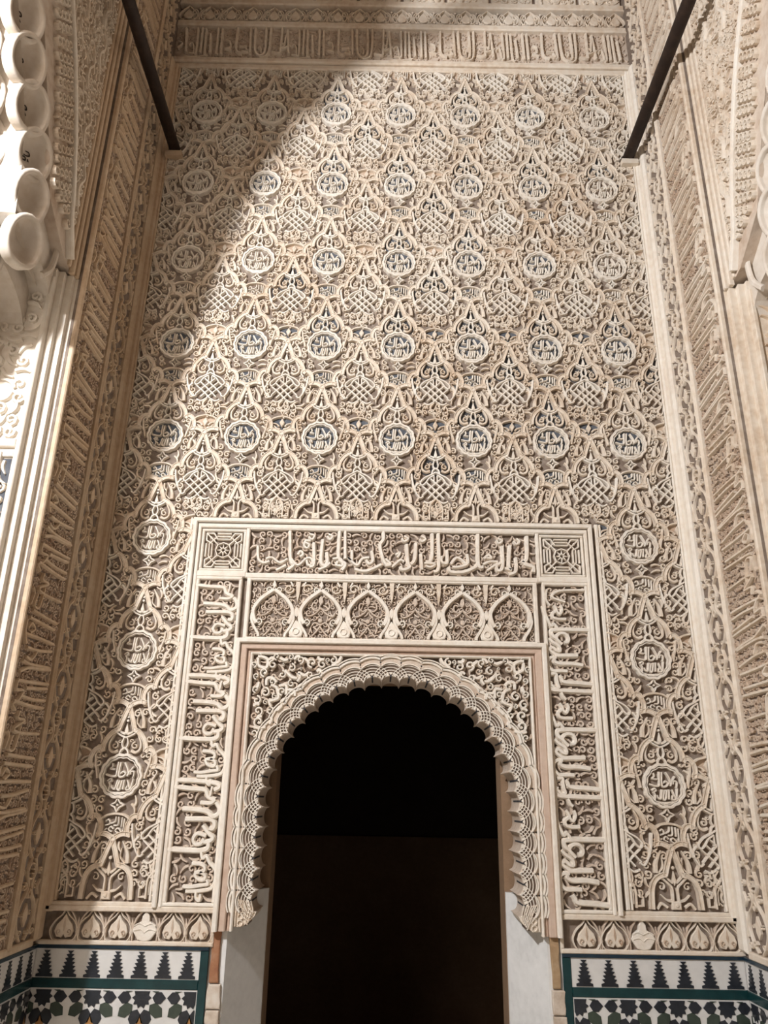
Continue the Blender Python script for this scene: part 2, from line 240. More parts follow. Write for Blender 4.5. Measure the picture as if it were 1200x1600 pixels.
def base_arch(H):
    k = H / HZ; m = MB()
    strand(m, [SEG1, [(.165, .365), (.30, .385), (.43, .46), (.50, .60 if k > .75 else .56), (.52, k - .02)]])
    v = -H
    m.bar(-.016, .016, v + .004, v + .030, 0, .022); m.dot(0, v + .017, .006, .02, .026)
    m.sym([(.010, v + .03), (.010, v + .07), (.022, v + .085), (.045, v + .105)], .009, 0, .02)
    m.sym([(.014, v + .030), (.032, v + .034), (.05, v + .05)], .012, 0, .018, taper=.7)
    m.poly([(0, v + .078), (.007, v + .095), (0, v + .125), (-.007, v + .095)], 0, .02, 0, .002)
    m.sym([(.006, v + .088), (.022, v + .10), (.034, v + .115)], .012, 0, .019, taper=.6)
    m.dot(0, v + .136, .006, 0, .018)
    m.sym([(.03, v + .01), (.05, v + .022), (.066, v + .005)], .010, 0, .014); m.spiral(.045, v + .075, .014, 1, 1, 1, .006, 0, .013); m.spiral(-.045, v + .075, .014, 2, 1, -1, .006, 0, .013)
    return m
# palmette on a plaited stem, shared by both columns
mb = MB()
mb.sym([(0, .098), (.012, .088), (.017, .070)], .008, 0, .022); mb.sym([(.004, .095), (.011, .112), (.005, .136)], .0065, 0, .021)
mb.sym([(0, .134), (.014, .139), (.030, .148), (.042, .160)], .008, 0, .022)
mb.poly([(0, .142), (.007, .157), (0, .186), (-.007, .157)], 0, .021, 0, .002)
mb.sym([(.004, .147), (.02, .153), (.034, .168)], .012, 0, .020, taper=.6); mb.dot(0, .194, .005, 0, .018); mb.dot(0, .207, .004, 0, .017)
palm_stem = mb
mb = MB()
mb.sym([(.024, .088), (.040, .082), (.055, .093), (.057, .115), (.047, .137), (.040, .150)], .013, 0, .017, FLAT, taper=.5)
for sx in (-1, 1):
    mb.spiral(sx * .037, .106, .0135, PI / 2, 1.1, sx, .0075, 0, .017)
    mb.spiral(sx * .021, .122, .007, 0, .9, sx, .005, 0, .014)
lobe_leaf = mb
# medallion
def lob(r, a, n): return [((r + a * abs(math.cos(n * t / 2))) * math.cos(t), (r + a * abs(math.cos(n * t / 2))) * math.sin(t)) for t in [2 * PI * i / (n * 5) for i in range(n * 5)]]
mb = MB(); mb.rib(lob(.069, .005, 14), .0125, 0, .026, FLAT, closed=True, sm=False); mb.rib(lob(.0605, .004, 14), .005, 0, .022, THIN, closed=True, sm=False)
med_ring = mb
mb = MB(); mb.poly(circ(.063, 28), 0, .003); med_plate = mb
med_text = letters(mm(MEDTXT, .00096), .002, .021, 1.02)
mb = MB(); mb.sym([(.101, .074), (.098, .045), (.089, .012), (.085, -.008)], .0115, 0, .022, ROUND)
mb.sym([(.085, -.008), (.092, .02), (.116, .055)], .008, 0, .018, ROUND, taper=.4)
side_leaf = mb
mb = MB(); mb.sym([(.104, -.060), (.108, -.025), (.128, .012)], .016, 0, .019, taper=.75, swell=.4); mb.sym([(.112, -.060), (.130, -.040), (.128, -.010)], .007, 0, .016, taper=.5)
flank_leaf = mb
ST = [(0, -.074), (.008, -.090), (.024, -.098), (.008, -.106), (0, -.122), (-.008, -.106), (-.024, -.098), (-.008, -.090)]
mb = MB(); mb.rib([p for q in range(8) for p in (ST[q], ((ST[q][0] + ST[(q + 1) % 8][0]) / 2, (ST[q][1] + ST[(q + 1) % 8][1]) / 2))], .0065, 0, .021, FLAT, closed=True, sm=False); mb.dot(0, -.098, .004, 0, .019)
star = mb
mb = MB(); mb.sym([(0, -.127), (.03, -.132), (.053, -.147)], .009, 0, .022); mb.sym([(.02, -.196), (.01, -.199), (0, -.2)], .006, 0, .016)
mb.poly([(-.05, -.148), (-.03, -.134), (0, -.129), (.03, -.134), (.05, -.148), (.045, -.175), (.02, -.195), (0, -.203), (-.02, -.195), (-.045, -.175)], 0, .0025, 1)
cart = mb
CT = [(6, [(33, -143), (32, -184)]), (6, [(24, -139), (24, -170)]), (6, [(12, -137), (11, -164), (-4, -166)]), (6, [(2, -137), (0, -153), (-15, -160)]),
      (5.5, [(-33, -153), (-24, -146), (-18, -160), (-34, -166)]), (5.5, [(26, -188), (13, -175), (4, -183), (14, -191)]), (5.5, [(-4, -178), (-13, -170), (-20, -180), (-8, -187)]), (5, [(9, -196), (-4, -199)]), (5.5, [(-28, -176), (-34, -182)])]
cart_text = letters(mm(CT), .002, .019)
# strapwork knot of the half column
mb = MB()
mb.sym([(0, .080), (.020, .068), (.046, .054), (.064, .034), (.058, .020), (.043, .030), (.028, .052), (.007, .066)], .008, 0, .022)
for p in ([(-.056, -.026), (-.02, .012), (.022, .050)], [(-.034, -.040), (0, -.004), (.040, .034)], [(-.008, -.046), (.022, -.014), (.056, .016)]): mb.sym(p, .0075, 0, .021)
mb.sym([(.007, .03), (.007, .066)], .006, 0, .020); mb.sym([(.052, -.028), (.066, -.036), (.082, -.012), (.085, .004)], .008, 0, .020)
mb.sym([(.010, -.046), (.03, -.058), (.05, -.05)], .008, 0, .018)
mb.sym([(.072, .028), (.086, .012), (.085, -.008)], .010, 0, .021); mb.sym([(.085, -.008), (.096, .03), (.101, .070)], .0115, 0, .022, ROUND)
knot = mb
mb = MB(); mb.sym([(0, -.104), (.017, -.088), (.019, -.068), (.006, -.050)], .010, 0, .018, taper=.3); mb.sym([(.03, -.075), (.045, -.068), (.055, -.085), (.042, -.1)], .008, 0, .016, taper=.4)
bud = mb
mb = MB(); mb.sym([(0, -.127), (.035, -.137), (.056, -.156)], .009, 0, .022); mb.poly([(0, -.138), (.011, -.158), (0, -.180), (-.011, -.158)], 0, .020, 0, .003)
mb.sym([(.012, -.176), (.022, -.165), (.042, -.160)], .010, 0, .018, taper=.6); mb.sym([(.006, -.186), (.02, -.184), (.034, -.172)], .007, 0, .016)
mb.poly([(-.052, -.156), (-.033, -.140), (0, -.130), (.033, -.140), (.052, -.156), (.04, -.18), (0, -.203), (-.04, -.18)], 0, .0025, 1)
lozenge = mb
mb = MB()
mb.sym([(.026, .0), (.026, .055), (.016, .075), (0, .092)], .0085, 0, .021); mb.sym([(.017, .012), (.017, .05), (.008, .066)], .004, 0, .018)
mb.rib([(.026, .006), (.050, .006), (.050, .034)], .0085, 0, .021, sm=False); mb.rib([(.050, .034), (.040, .034), (.040, .05)], .0075, 0, .021, sm=False)
mb.rib([(-.026, .006), (-.050, .006), (-.050, .034)], .0085, 0, .021, sm=False); mb.rib([(-.050, .034), (-.040, .034), (-.040, .05)], .0075, 0, .021, sm=False)
mb.sym([(0, .02), (.006, .035), (0, .052)], .007, 0, .018); mb.dot(0, .064, .004, 0, .017); mb.sym([(.004, .01), (.012, .018)], .005, 0, .016)
kufic = mb
def okfill(u, v):
    dz = (v - .3685 + .21) % B - .21; du = abs(u)
    if du * du + dz * dz < .0079 or (du < .075 and .05 < dz < .20) or (du < .056 and -.21 < dz < -.122) or (du < .034 and -.13 < dz < -.07): return False
    dz = (v - .140 + .21) % B - .21; du = HX - abs(u)
    return not ((du < .070 and .0 < dz < .20) or (du < .052 and -.05 < dz < .02) or (du < .056 and -.21 < dz < -.125))
fills = [scrolls(-HX, HX, 0, B, .0300, 0, .0175, 11 + i, okfill, w=.27) for i in range(3)]
fill_top = scrolls(-HX, HX, 0, FT - (FD + 5 * B), .0300, 0, .0175, 5, okfill, w=.27)
arch_void = MB()     # painted ground inside an arch
hull = [(0, .225), (.022, .190), (.04, .172), (.066, .140), (.073, .105), (.064, .080), (.03, .065), (-.03, .065), (-.064, .080), (-.073, .105), (-.066, .140), (-.04, .172), (-.022, .190)]
arch_void.poly(hull, 0, .0015)
for sx in (-1, 1): arch_void.poly([(sx * .078, .075), (sx * .088, .088), (sx * .108, .080), (sx * .108, .05), (sx * .086, .02)], 0, .0015)

FM = ['stucco', 'slate', 'black', 'ground']
DAT = {}; KEEP = []
def shared(key, mbd, mats):
    if key not in DAT: DAT[key] = mbd.data(key[0], mats)
    return DAT[key]
def halves(nm, m, mats, side=0):
    # side 0: whole piece, -1: keep u<0, 1: keep u>0
    k = (nm, tuple(mats), side, id(m))
    if k not in DAT:
        KEEP.append(m); DAT[k] = (m if side == 0 else m.clip(0, 0.0, side)).data(nm, mats)
    return DAT[k]
def infield(x, z): return z > FD + .005 or abs(x) > .82
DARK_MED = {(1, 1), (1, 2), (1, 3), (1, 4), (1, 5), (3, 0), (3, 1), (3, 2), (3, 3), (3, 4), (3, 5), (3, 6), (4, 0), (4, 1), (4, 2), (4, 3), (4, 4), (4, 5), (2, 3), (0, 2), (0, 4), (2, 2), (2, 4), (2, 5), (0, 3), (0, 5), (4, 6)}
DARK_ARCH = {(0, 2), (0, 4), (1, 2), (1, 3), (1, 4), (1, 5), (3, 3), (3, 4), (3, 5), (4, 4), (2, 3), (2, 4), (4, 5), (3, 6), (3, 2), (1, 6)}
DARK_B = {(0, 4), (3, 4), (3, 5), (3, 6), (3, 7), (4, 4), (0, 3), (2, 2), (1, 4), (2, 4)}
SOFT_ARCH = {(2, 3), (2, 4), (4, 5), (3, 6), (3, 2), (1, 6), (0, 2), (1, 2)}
def piece(nm, m, mats, x, z, parent=wall_back, side=0, **kw):
    return put(nm, halves(nm, m, mats, side), parent, (x, 0, z), **kw)
for r in range(8):
    zm = ZM - r * B
    for c, x in enumerate(COLS):
        if not infield(x, zm): 
            continue
        o = piece('medallion', med_ring, ['pale'], x, zm)
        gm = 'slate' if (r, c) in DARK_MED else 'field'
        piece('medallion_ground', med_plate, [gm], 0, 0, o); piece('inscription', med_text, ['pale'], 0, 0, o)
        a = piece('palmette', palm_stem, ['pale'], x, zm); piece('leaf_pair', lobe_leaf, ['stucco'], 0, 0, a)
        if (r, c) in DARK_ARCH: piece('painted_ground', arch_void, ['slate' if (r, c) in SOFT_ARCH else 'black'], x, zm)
        piece('side_leaf_pair', side_leaf, ['stucco'], x, zm); piece('flank_leaf_pair', flank_leaf, ['stucco'], x, zm)
    for c, x in enumerate(COLS):                        # below each medallion: star, cartouche, crossing band
        if infield(x, zm - .13):
            piece('star_knot', star, ['pale'], x, zm)
            o = piece('cartouche', cart, ['stucco', 'slate' if (r, c) in DARK_MED else 'field'], x, zm); piece('inscription', cart_text, ['pale'], 0, 0, o)
# crossing bands of the medallion columns
zc0 = ZM + CR
for r in range(9):
    zc = zc0 - r * B
    for c, x in enumerate(COLS):
        if r == 5 and abs(x) < .8: piece('base_arch', base_arch(zc - FD), ['stucco'], x, zc)
        elif r == 8 and abs(x) > .8:
            if 'ba2' not in DAT: DAT['ba2'] = base_arch(zc - FB)
            piece('base_arch.', DAT['ba2'], ['stucco'], x, zc).name = 'base_arch'
        elif r < 8 and infield(x, zc - HZ): piece('arch_band', arch_full, ['stucco'], x, zc)
for c, x in enumerate(COLS):                            # cartouches cut by the top border
    o = piece('top_cartouche', cart, ['stucco', 'ground'], x, ZM + B - .012); piece('inscription', cart_text, ['pale'], 0, 0, o)
# half-offset columns
for r in range(-1, 8):
    zb = ZM - HZ - r * B
    for c in range(8):
        x = (c - 3.5) * A
        side = 1 if c == 0 else -1 if c == 7 else 0
        lowside = abs(x) < .83 and abs(x) > .8
        def pc(nm, m, mats, par=wall_back, side=side, x=x, z=zb, lo=0.0):
            if z + lo < FD and abs(x) < .83:
                if abs(x) < .8 or z + lo < FB: return
                side = -1 if x < 0 else 1
            if z + lo < FB: return
            return piece(nm, m, mats, x, z, par, side)
        if r >= 0:
            zc = zb + CR
            pc('arch_band', arch_full, ['stucco'], z=zc, lo=-.21) if zc - .21 > FB else None
            if True:
                pc('palmette', palm_stem, ['pale'], lo=.07); pc('leaf_pair', lobe_leaf, ['stucco'], lo=.07)
                pc('strapwork_knot', knot, ['pale'], lo=-.06)
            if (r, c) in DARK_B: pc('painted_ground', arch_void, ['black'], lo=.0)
        if r < 0: pc('strapwork_knot', knot, ['pale'], lo=-.06)
        if zb < FT - .05 or r >= 0:
            pc('flank_leaf_pair', flank_leaf, ['stucco'], lo=-.06) if r >= 0 else None
        if zb - .05 < FT:
            pc('bud', bud, ['stucco'], lo=-.12); pc('star_knot', star, ['stucco'], lo=-.13)
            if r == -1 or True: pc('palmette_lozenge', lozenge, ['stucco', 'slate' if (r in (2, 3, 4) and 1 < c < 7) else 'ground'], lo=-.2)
for c in range(1, 7):
    x = (c - 3.5) * A
    if abs(x) < .8: piece('kufic_motif', kufic, ['stucco'], x, FD + .008)
for x in (-.82, .82): piece('kufic_motif', kufic, ['stucco'], x, FB + .008, side=(-1 if x < 0 else 1))
for x in (-1.148, 1.148): piece('kufic_motif', kufic, ['stucco'], x, FB + .008, side=(1 if x < 0 else -1))
# the background scrollwork, tile by tile
fd = [f.data('scrollwork', ['stucco']) for f in fills]; ft = fill_top.data('scrollwork', ['stucco']); n = 0
for c, x in enumerate(COLS):
    for r in range(5):
        put('scrollwork', fd[(c * 3 + r * 2) % 3], wall_back, (x, 0, FD + r * B), kind='stuff')
    put('scrollwork', ft, wall_back, (x, 0, FD + 5 * B), kind='stuff')
    if abs(x) > .9:
        for r in range(3): put('scrollwork', fd[(c + r) % 3], wall_back, (x, 0, FD - (3 - r) * B), kind='stuff')
# beaded edge strips and corner mouldings
for sx in (-1, 1):
    b = MB(); x0 = sx * 1.160
    b.bar(min(x0, sx * 1.2), max(x0, sx * 1.2), 1.235, FT + .03, 0, .030, .008); b.bar(min(x0 - sx * .010, x0), max(x0 - sx * .010, x0), FB, FT, 0, .024, .003)
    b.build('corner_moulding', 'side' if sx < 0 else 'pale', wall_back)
    b = MB(); b.bar(min(sx * .808, sx * .823), max(sx * .808, sx * .823), FB, FD, 0, .024, .003); b.bar(min(sx * .826, sx * .834), max(sx * .826, sx * .834), FB, FD, 0, .020, .002)
    b.build('edge_moulding', 'pale', wall_back)

# ------------------------------------------------------------------ top friezes
def hbar(nm, z0, z1, h, m='stucco', x0=-1.2, x1=1.2, b=.006, par=wall_back):
    q = MB(); q.bar(x0, x1, z0, z1, 0, h, b); return q.build(nm, m, par)
hbar('frieze_moulding', 5.172, 5.205, .026); hbar('frieze_moulding', 5.207, 5.238, .040); hbar('frieze_moulding', 5.468, 5.505, .042)
hbar('frieze_moulding', 5.628, 5.668, .046); hbar('frieze_moulding', 5.90, 5.95, .06)
b = MB(); b.bar(-1.2, 1.2, 5.238, 5.47, 0, .010, .001); b.build('frieze_ground', 'mid', wall_back)
ft = letters(mm(FRZ, .001), .010, .036, 1.35).data('frieze_inscription', ['stucco'])
for i in range(4): put('frieze_inscription', ft, wall_back, (-1.135 + i * .540, 0, 5.354))
letters(mm(FRZ, .001, ox=-1.135 + 4 * .54), .010, .036, 1.35, lambda x, z: x < 1.185).build('frieze_inscription', 'stucco', wall_back, (0, 0, 5.354))
s_ = scrolls(-1.19, 1.19, 5.242, 5.465, .030, .010, .020, 31).build('frieze_scrollwork', 'mid', wall_back, kind='stuff')
b = MB()
b.sym([(0, .112), (.022, .090), (.044, .060), (.048, .036), (.036, .016), (.020, .012)], .0075, 0, .030)
b.poly([(0, .098), (.018, .072), (.028, .048), (.018, .028), (0, .022), (-.018, .028), (-.028, .048), (-.018, .072)], 0, .026, 0, .006)
crest_a = b.data('crest_leaf', ['stucco'])
b = MB(); b.sym([(.004, .010), (.004, .06), (.016, .084), (.030, .080), (.034, .060), (.022, .052), (.016, .066)], .008, 0, .028); b.sym([(.01, .012), (.026, .02), (.03, .04)], .008, 0, .024); b.dot(0, .1, .006, 0, .02)
crest_b = b.data('crest_palmette', ['stucco'])
for i in range(21):
    x = -1.15 + i * .115
    put('crest_leaf', crest_a, wall_back, (x, 0, 5.508))
    if i < 20: put('crest_palmette', crest_b, wall_back, (x + .0575, 0, 5.510))
for i in range(10):
    x = -1.08 + i * .24
    b = MB(); b.bar(-.112, .112, -.11, .11, 0, .02, .006); b.rib(lob(.07, .01, 8), .012, .018, .034, closed=True, sm=False)
    o = b.build('upper_panel', 'stucco', wall_back, (x, 0, 5.785)); scrolls(-.1, .1, -.1, .1, .04, .02, .034, 60 + i).build('scrollwork', 'stucco', o, kind='stuff')

# ================================================================== DOOR SURROUND (door_1)
R_IN, Z_C, Z_SPR = .450, 1.580, 1.205       # scallop tips, arch centre, lower end of the carved band
FI, FZ = .530, 2.128                        # inner edge of the rectangular frame
FO, FOZ = .580, 2.170                       # outer edge
band_w = .078
def ring_frame(b, pts_in, pts_out, h0, h1, m=0):
    # three-sided moulding (left leg, head, right leg), chamfered
    k = len(pts_in); c = .004
    vs = []
    for (xi, zi), (xo, zo) in zip(pts_in, pts_out):
        dx, dz = xo - xi, zo - zi; l = math.hypot(dx, dz); ux, uz = dx / l * c, dz / l * c
        vs += [(xi, -h0, zi), (xi, -(h1 - c), zi), (xi + ux, -h1, zi + uz), (xo - ux, -h1, zo - uz), (xo, -(h1 - c), zo), (xo, -h0, zo)]
    fs = []
    for i in range(k - 1):
        for j in range(5): fs.append((i * 6 + j, (i + 1) * 6 + j, (i + 1) * 6 + j + 1, i * 6 + j + 1))
    fs += [tuple(range(6)), tuple((k - 1) * 6 + j for j in range(6))[::-1]]
    b.add(vs, fs, m)
def u_frame(x, z, zb): return [(-x, zb), (-x, z), (x, z), (x, zb)]
# backing slab round the arch, behind frame and spandrels
b = MB()
sl = []
for i in range(41):
    t = PI * i / 40; sl.append((-(R_IN + .03) * math.cos(t), Z_C + (R_IN + .03) * math.sin(t)))
pts = [(-(R_IN + .03), 1.0)] + [p for p in sl] + [((R_IN + .03), 1.0)]
out = [(-.60, 1.0)] + [(max(-.6, min(.6, p[0] * 1.9)), 2.19 if abs(p[0]) < .33 else min(2.19, Z_C + (p[1] - Z_C) * 1.9 + .12)) for p in sl] + [(.60, 1.0)]
out = [(-.60, 1.2)] + [(-.60, Z_C + .61 * i / 10) for i in range(10)] + [(-.60 + 1.2 * i / 20, 2.19) for i in range(21)] + [(.60, 2.19 - .61 * (i + 1) / 10) for i in range(10)] + [(.60, 1.2)]
pts = [(-(R_IN + .03), 1.2)] + sl + [((R_IN + .03), 1.2)]
k = len(pts); vs = []
for (xi, zi), (xo, zo) in zip(pts, out): vs += [(xi, .0, zi), (xo, .0, zo), (xi, .17, zi), (xo, .17, zo)]
fs = []
for i in range(k - 1): q = i * 4; fs += [(q, q + 4, q + 5, q + 1), (q + 2, q + 3, q + 7, q + 6), (q, q + 2, q + 6, q + 4)]
fs += [(0, 1, 3, 2), (4 * k - 4, 4 * k - 2, 4 * k - 1, 4 * k - 3)]
b.add(vs, fs)
door = b.build('door_1', 'field', None, (DX, 0, 0), kind='structure')
# frame mouldings
b = MB(); ring_frame(b, u_frame(FO - .004, FOZ - .004, 1.185), u_frame(FO + .014, FOZ + .014, 1.185), 0, .040); b.build('frame_outer_moulding', 'pale', door)
b = MB(); ring_frame(b, u_frame(FO - .030, FOZ - .026, 1.185), u_frame(FO - .004, FOZ - .004, 1.185), 0, .026); b.build('frame_middle_moulding', 'mauve', door)
b = MB(); ring_frame(b, u_frame(FI + .006, FZ + .004, 1.185), u_frame(FO - .030, FOZ - .026, 1.185), 0, .012); b.build('frame_hollow_moulding', 'mauve', door)
b = MB(); ring_frame(b, u_frame(FI - .004, FZ - .004, 1.185), u_frame(FI + .006, FZ + .004, 1.185), 0, .024); b.build('frame_inner_moulding', 'pale', door)
# the scalloped arch, one lobe at a time
NL = 21; PL = PI * R_IN / NL
def lobe_mesh(straight, first=False):
    m = MB(); p = PL / 2
    def W(s, r):        # along the arch, outward
        if straight: return (-r, s)                      # left leg, outward = -x ; s up
        a = s / R_IN; rr = R_IN + r; return (rr * math.sin(a), rr * math.cos(a))
    ns = 12
    def rin(s): return .020 * math.sqrt(max(0, 1 - (s / p) ** 2))
    # slab with soffit
    vs = []; fs = []
    for i in range(ns + 1):
        s = -p + 2 * p * i / ns
        for (r, y) in ((rin(s), .17), (rin(s), -.006), (rin(s) + .004, -.010), (.100, -.010), (.100, .02)):
            x, z = W(s, r); vs.append((x, y, z))
    for i in range(ns):
        for j in range(4): fs.append((i * 5 + j, (i + 1) * 5 + j, (i + 1) * 5 + j + 1, i * 5 + j + 1))
    m.add(vs, fs, 1)
    def arc(cs, cr, rad, a0, a1, wd, h, prof=THIN, n=9, mm_=0, r0=.010):
        q = [(cs + rad * math.sin(a0 + (a1 - a0) * i / n), cr + rad * math.cos(a0 + (a1 - a0) * i / n)) for i in range(n + 1)]
        m.rib([W(*t) for t in q], wd, r0, h, prof, sm=False, m=mm_)
    arc(0, 0, p * 1.02, -1.35, 1.35, .0045, .019)
    # net of intersecting scallop arcs
    for rad in (p * 1.30, p * 1.62, p * 1.94):
        arc(0, .0, rad, -1.22, 1.22, .0036, .020, n=14)
    vs = []
    for i in range(9):
        s = -p + 2 * p * i / 8; r1 = .008 + rin(s) * .9; r2 = .066
        vs += [(*W(s, r1), 0), (*W(s, r2), 0)]
    m.add([(x, -.0112, z) for x, z, _ in vs], [(2 * i, 2 * i + 1, 2 * i + 3, 2 * i + 2) for i in range(8)], 3)  # dark sheet painted in for the shaded holes of the net
    for s in (-p * .35, p * .35): m.dot(*W(s, .026), .006, .008, .017)
    m.dot(*W(0, .032), .005, .008, .018)
    # lobed outer mouldings
    for rr, wd, h in ((p * 1.36, .0060, .027), (p * 1.66, .020, .016), (p * 2.03, .010, .026), (p * 2.30, .0060, .032)):
        a = math.asin(p / rr) * 1.03; arc(0, .026, rr, -a, a, wd, h, FLAT, n=9, mm_=(1 if h < .02 else 0))
    # dark slit in the soffit
    q = [W(-.003, .0192), W(.003, .0192), W(.003, .030), W(-.003, .030)]
    m.add([(q[0][0], .12, q[0][1]), (q[1][0], .12, q[1][1]), (q[1][0], -.0115, q[1][1]), (q[0][0], -.0115, q[0][1]), (q[2][0], -.0115, q[2][1]), (q[3][0], -.0115, q[3][1])], [(0, 1, 2, 3), (3, 2, 4, 5)], 2)
    return m
lm = lobe_mesh(False).data('arch_lobe', ['pale', 'mid', 'black', 'hollow_shade'])
for i in range(NL):
    a = (i - (NL - 1) / 2) * PI / NL
    put('arch_lobe', lm, door, (0, 0, Z_C), ry=a)
ls = lobe_mesh(True)
lsl = ls.data('leg_lobe', ['pale', 'mid', 'black', 'hollow_shade'])
lsr = MB(); lsr.v = [(-x, y, z) for x, y, z in ls.v]; lsr.f = [f[::-1] for f in ls.f]; lsr.m = ls.m; lsr = lsr.data('leg_lobe', ['pale', 'mid', 'black', 'hollow_shade'])
for i in range(5):
    z = Z_C - PL * (i + .5)
    put('leg_lobe', lsl, door, (-R_IN, 0, z)); put('leg_lobe', lsr, door, (R_IN, 0, z))
zl = Z_C - PL * 5
for sx in (-1, 1):                                   # shell-like lower end of each leg
    b = MB(); b.poly([(sx * (R_IN), zl), (sx * (FI - .005), zl), (sx * (FI - .005), zl - .046), (sx * (R_IN + .046), zl - .046), (sx * (R_IN + .02), zl - .028), (sx * (R_IN + .005), zl - .012)], -.165, .012)
    for k in range(6):
        b.rib([(sx * (R_IN + .012 + .003 * k), zl - .004 - .007 * k), (sx * (R_IN + .012 + .009 * k), zl + .01 + .004 * k), (sx * (R_IN + .02 + .009 * k), zl + .035)], .0055, .008, .022, ROUND, 4)
    for k in range(4): b.rib(circ(.009, 10, 0, sx * (R_IN + .052), zl - .034 + .02 * k), .0035, .008, .02, THIN, closed=True, sm=False)
    b.bar(min(sx * (R_IN + .066), sx * (FI - .008)), max(sx * (R_IN + .066), sx * (FI - .008)), zl - .045, zl, 0, .022)
    b.build('leg_shell', 'stucco', door)
# spandrels: bold scrolling foliage on a flat ground painted dark as depth shade
for sx in (-1, 1):
    g = MB(); q = [(FI - .002, FZ - .002)]
    b = MB(); lv = MB(); k = .000288
    rr = random.Random(3)
    for i, (x, y, r) in enumerate(SPW):
        u, v, r = x * .001, y * .001, r * .00115
        b.spiral(-sx * u, v, r * .86, (PI * .5 if i % 2 else -PI * .5), 1.1, sx * (1 if i % 3 else -1), r * .50, 0, .030, ROUND, n=18)
        if i % 2 == 0: b.dot(-sx * u, v, r * .16, 0, .018)
    for p in SPS: b.rib([(-sx * x * .001, z * .001) for x, z in p], .0125, 0, .029, ROUND, 5, swell=.35)
    b.build('spandrel_scroll', 'pale', door)
    # fine fill reaching down the narrow foot and along the crown
    def okf(u, v): return math.hypot(u, max(0, v - Z_C)) > R_IN + .112 if v > Z_C else abs(u) > R_IN + .104
    f = scrolls(min(sx * .2, sx * (FI - .006)), max(sx * .2, sx * (FI - .006)), Z_C + .06, FZ - .006, .030, 0, .012, 70 + sx, okf, w=.3, leafy=.7); f.build('spandrel_leaves', 'mid', door, kind='stuff')
    g = MB(); pl = [(sx * (FI - .004), Z_C + .1)] + [(sx * (FI - .004), FZ - .004), (sx * .03, FZ - .004)]
    for i in range(13):
        t = .12 + (PI / 2 - .12 - .22) * (12 - i) / 12 + .0; pl.append((sx * (R_IN + .09) * math.cos(t), Z_C + (R_IN + .09) * math.sin(t)))
    g.add([(x, -.0012, z) for x, z in pl], [tuple(range(len(pl)))]); g.build('spandrel_ground', 'hollow_shade', door)

# panels round the arch --------------------------------------------------------
def panel_frame(nm, x0, x1, z0, z1, wd, h, m='pale', par=None):
    b = MB()
    for (a, c, d, e) in ((x0, x1, z0, z0 + wd), (x0, x1, z1 - wd, z1), (x0, x0 + wd, z0 + wd, z1 - wd), (x1 - wd, x1, z0 + wd, z1 - wd)): b.bar(a, c, d, e, 0, h, .003)
    return b.build(nm, m, par)
# outer frame of the whole surround
b = MB(); ring_frame(b, u_frame(.790, 2.655, 1.255), u_frame(.806, 2.673, 1.255), 0, .034); b.build('surround_moulding', 'pale', door)
b = MB(); ring_frame(b, u_frame(.772, 2.632, 1.255), u_frame(.786, 2.650, 1.255), 0, .026); b.build('surround_moulding', 'pale', door)
# inscription across the top
b = MB(); b.bar(-.580, .580, 2.425, 2.446, 0, .030); b.bar(-.575, .575, 2.628, 2.640, 0, .030); b.bar(-.775, -.58, 2.428, 2.452, 0, .03); b.bar(.58, .775, 2.428, 2.452, 0, .03)
b.bar(-.590, -.576, 2.446, 2.632, 0, .030); b.bar(.576, .590, 2.446, 2.632, 0, .030); b.build('head_moulding', 'pale', door)
o = letters(mm(HTX, .001, ox=-DX, oy=0), 0, .028, 1.3).build('head_inscription', 'pale', door, (0, 0, 2.54))
scrolls(-.572, .572, 2.45, 2.626, .029, 0, .0165, 41, w=.32, leafy=.4).build('head_scrollwork', 'mid', door, kind='stuff')
# two square knot panels
def knot_panel():
    m = MB(); s = .074
    for sx in (-1, 1):
        for sz in (-1, 1):
            def q(p): return [(sx * x * s, sz * z * s) for x, z in p]
            m.rib(q([(.95, .55), (.95, .95), (.55, .95)]), .008, 0, .020, sm=False)
            m.rib(q([(.95, .55), (.62, .36), (.62, -.02)]), .007, 0, .020, sm=False); m.rib(q([(.55, .95), (.36, .62), (-.02, .62)]), .007, 0, .020, sm=False)
            m.rib(q([(.95, .95), (.30, .30), (.0, .42)]), .007, 0, .021, sm=False); m.rib(q([(.30, .30), (.42, .0)]), .006, 0, .021, sm=False)
            m.rib(q([(.78, .0), (.78, .34), (.62, .52), (.52, .62), (.34, .78), (0, .78)]), .006, 0, .019, sm=False)
            m.rib(q([(.95, .0), (.95, .38)]), .008, 0, .019, sm=False); m.rib(q([(0, .95), (.38, .95)]), .008, 0, .019, sm=False)
            m.dot(sx * .72 * s, sz * .72 * s, .005, 0, .016)
    for i in range(8):
        a = i * PI / 4; m.poly([(.10 * s * math.cos(a - .5), .10 * s * math.sin(a - .5)), (.36 * s * math.cos(a), .36 * s * math.sin(a)), (.10 * s * math.cos(a + .5), .10 * s * math.sin(a + .5))], 0, .019, 0, .001)
    return m
kp = knot_panel().data('knot_panel', ['pale'])
for x in (-.680, .680):
    put('knot_panel', kp, door, (x, 0, 2.540)); panel_frame('knot_panel_frame', x - .089, x + .089, 2.452, 2.628, .010, .026, par=door)
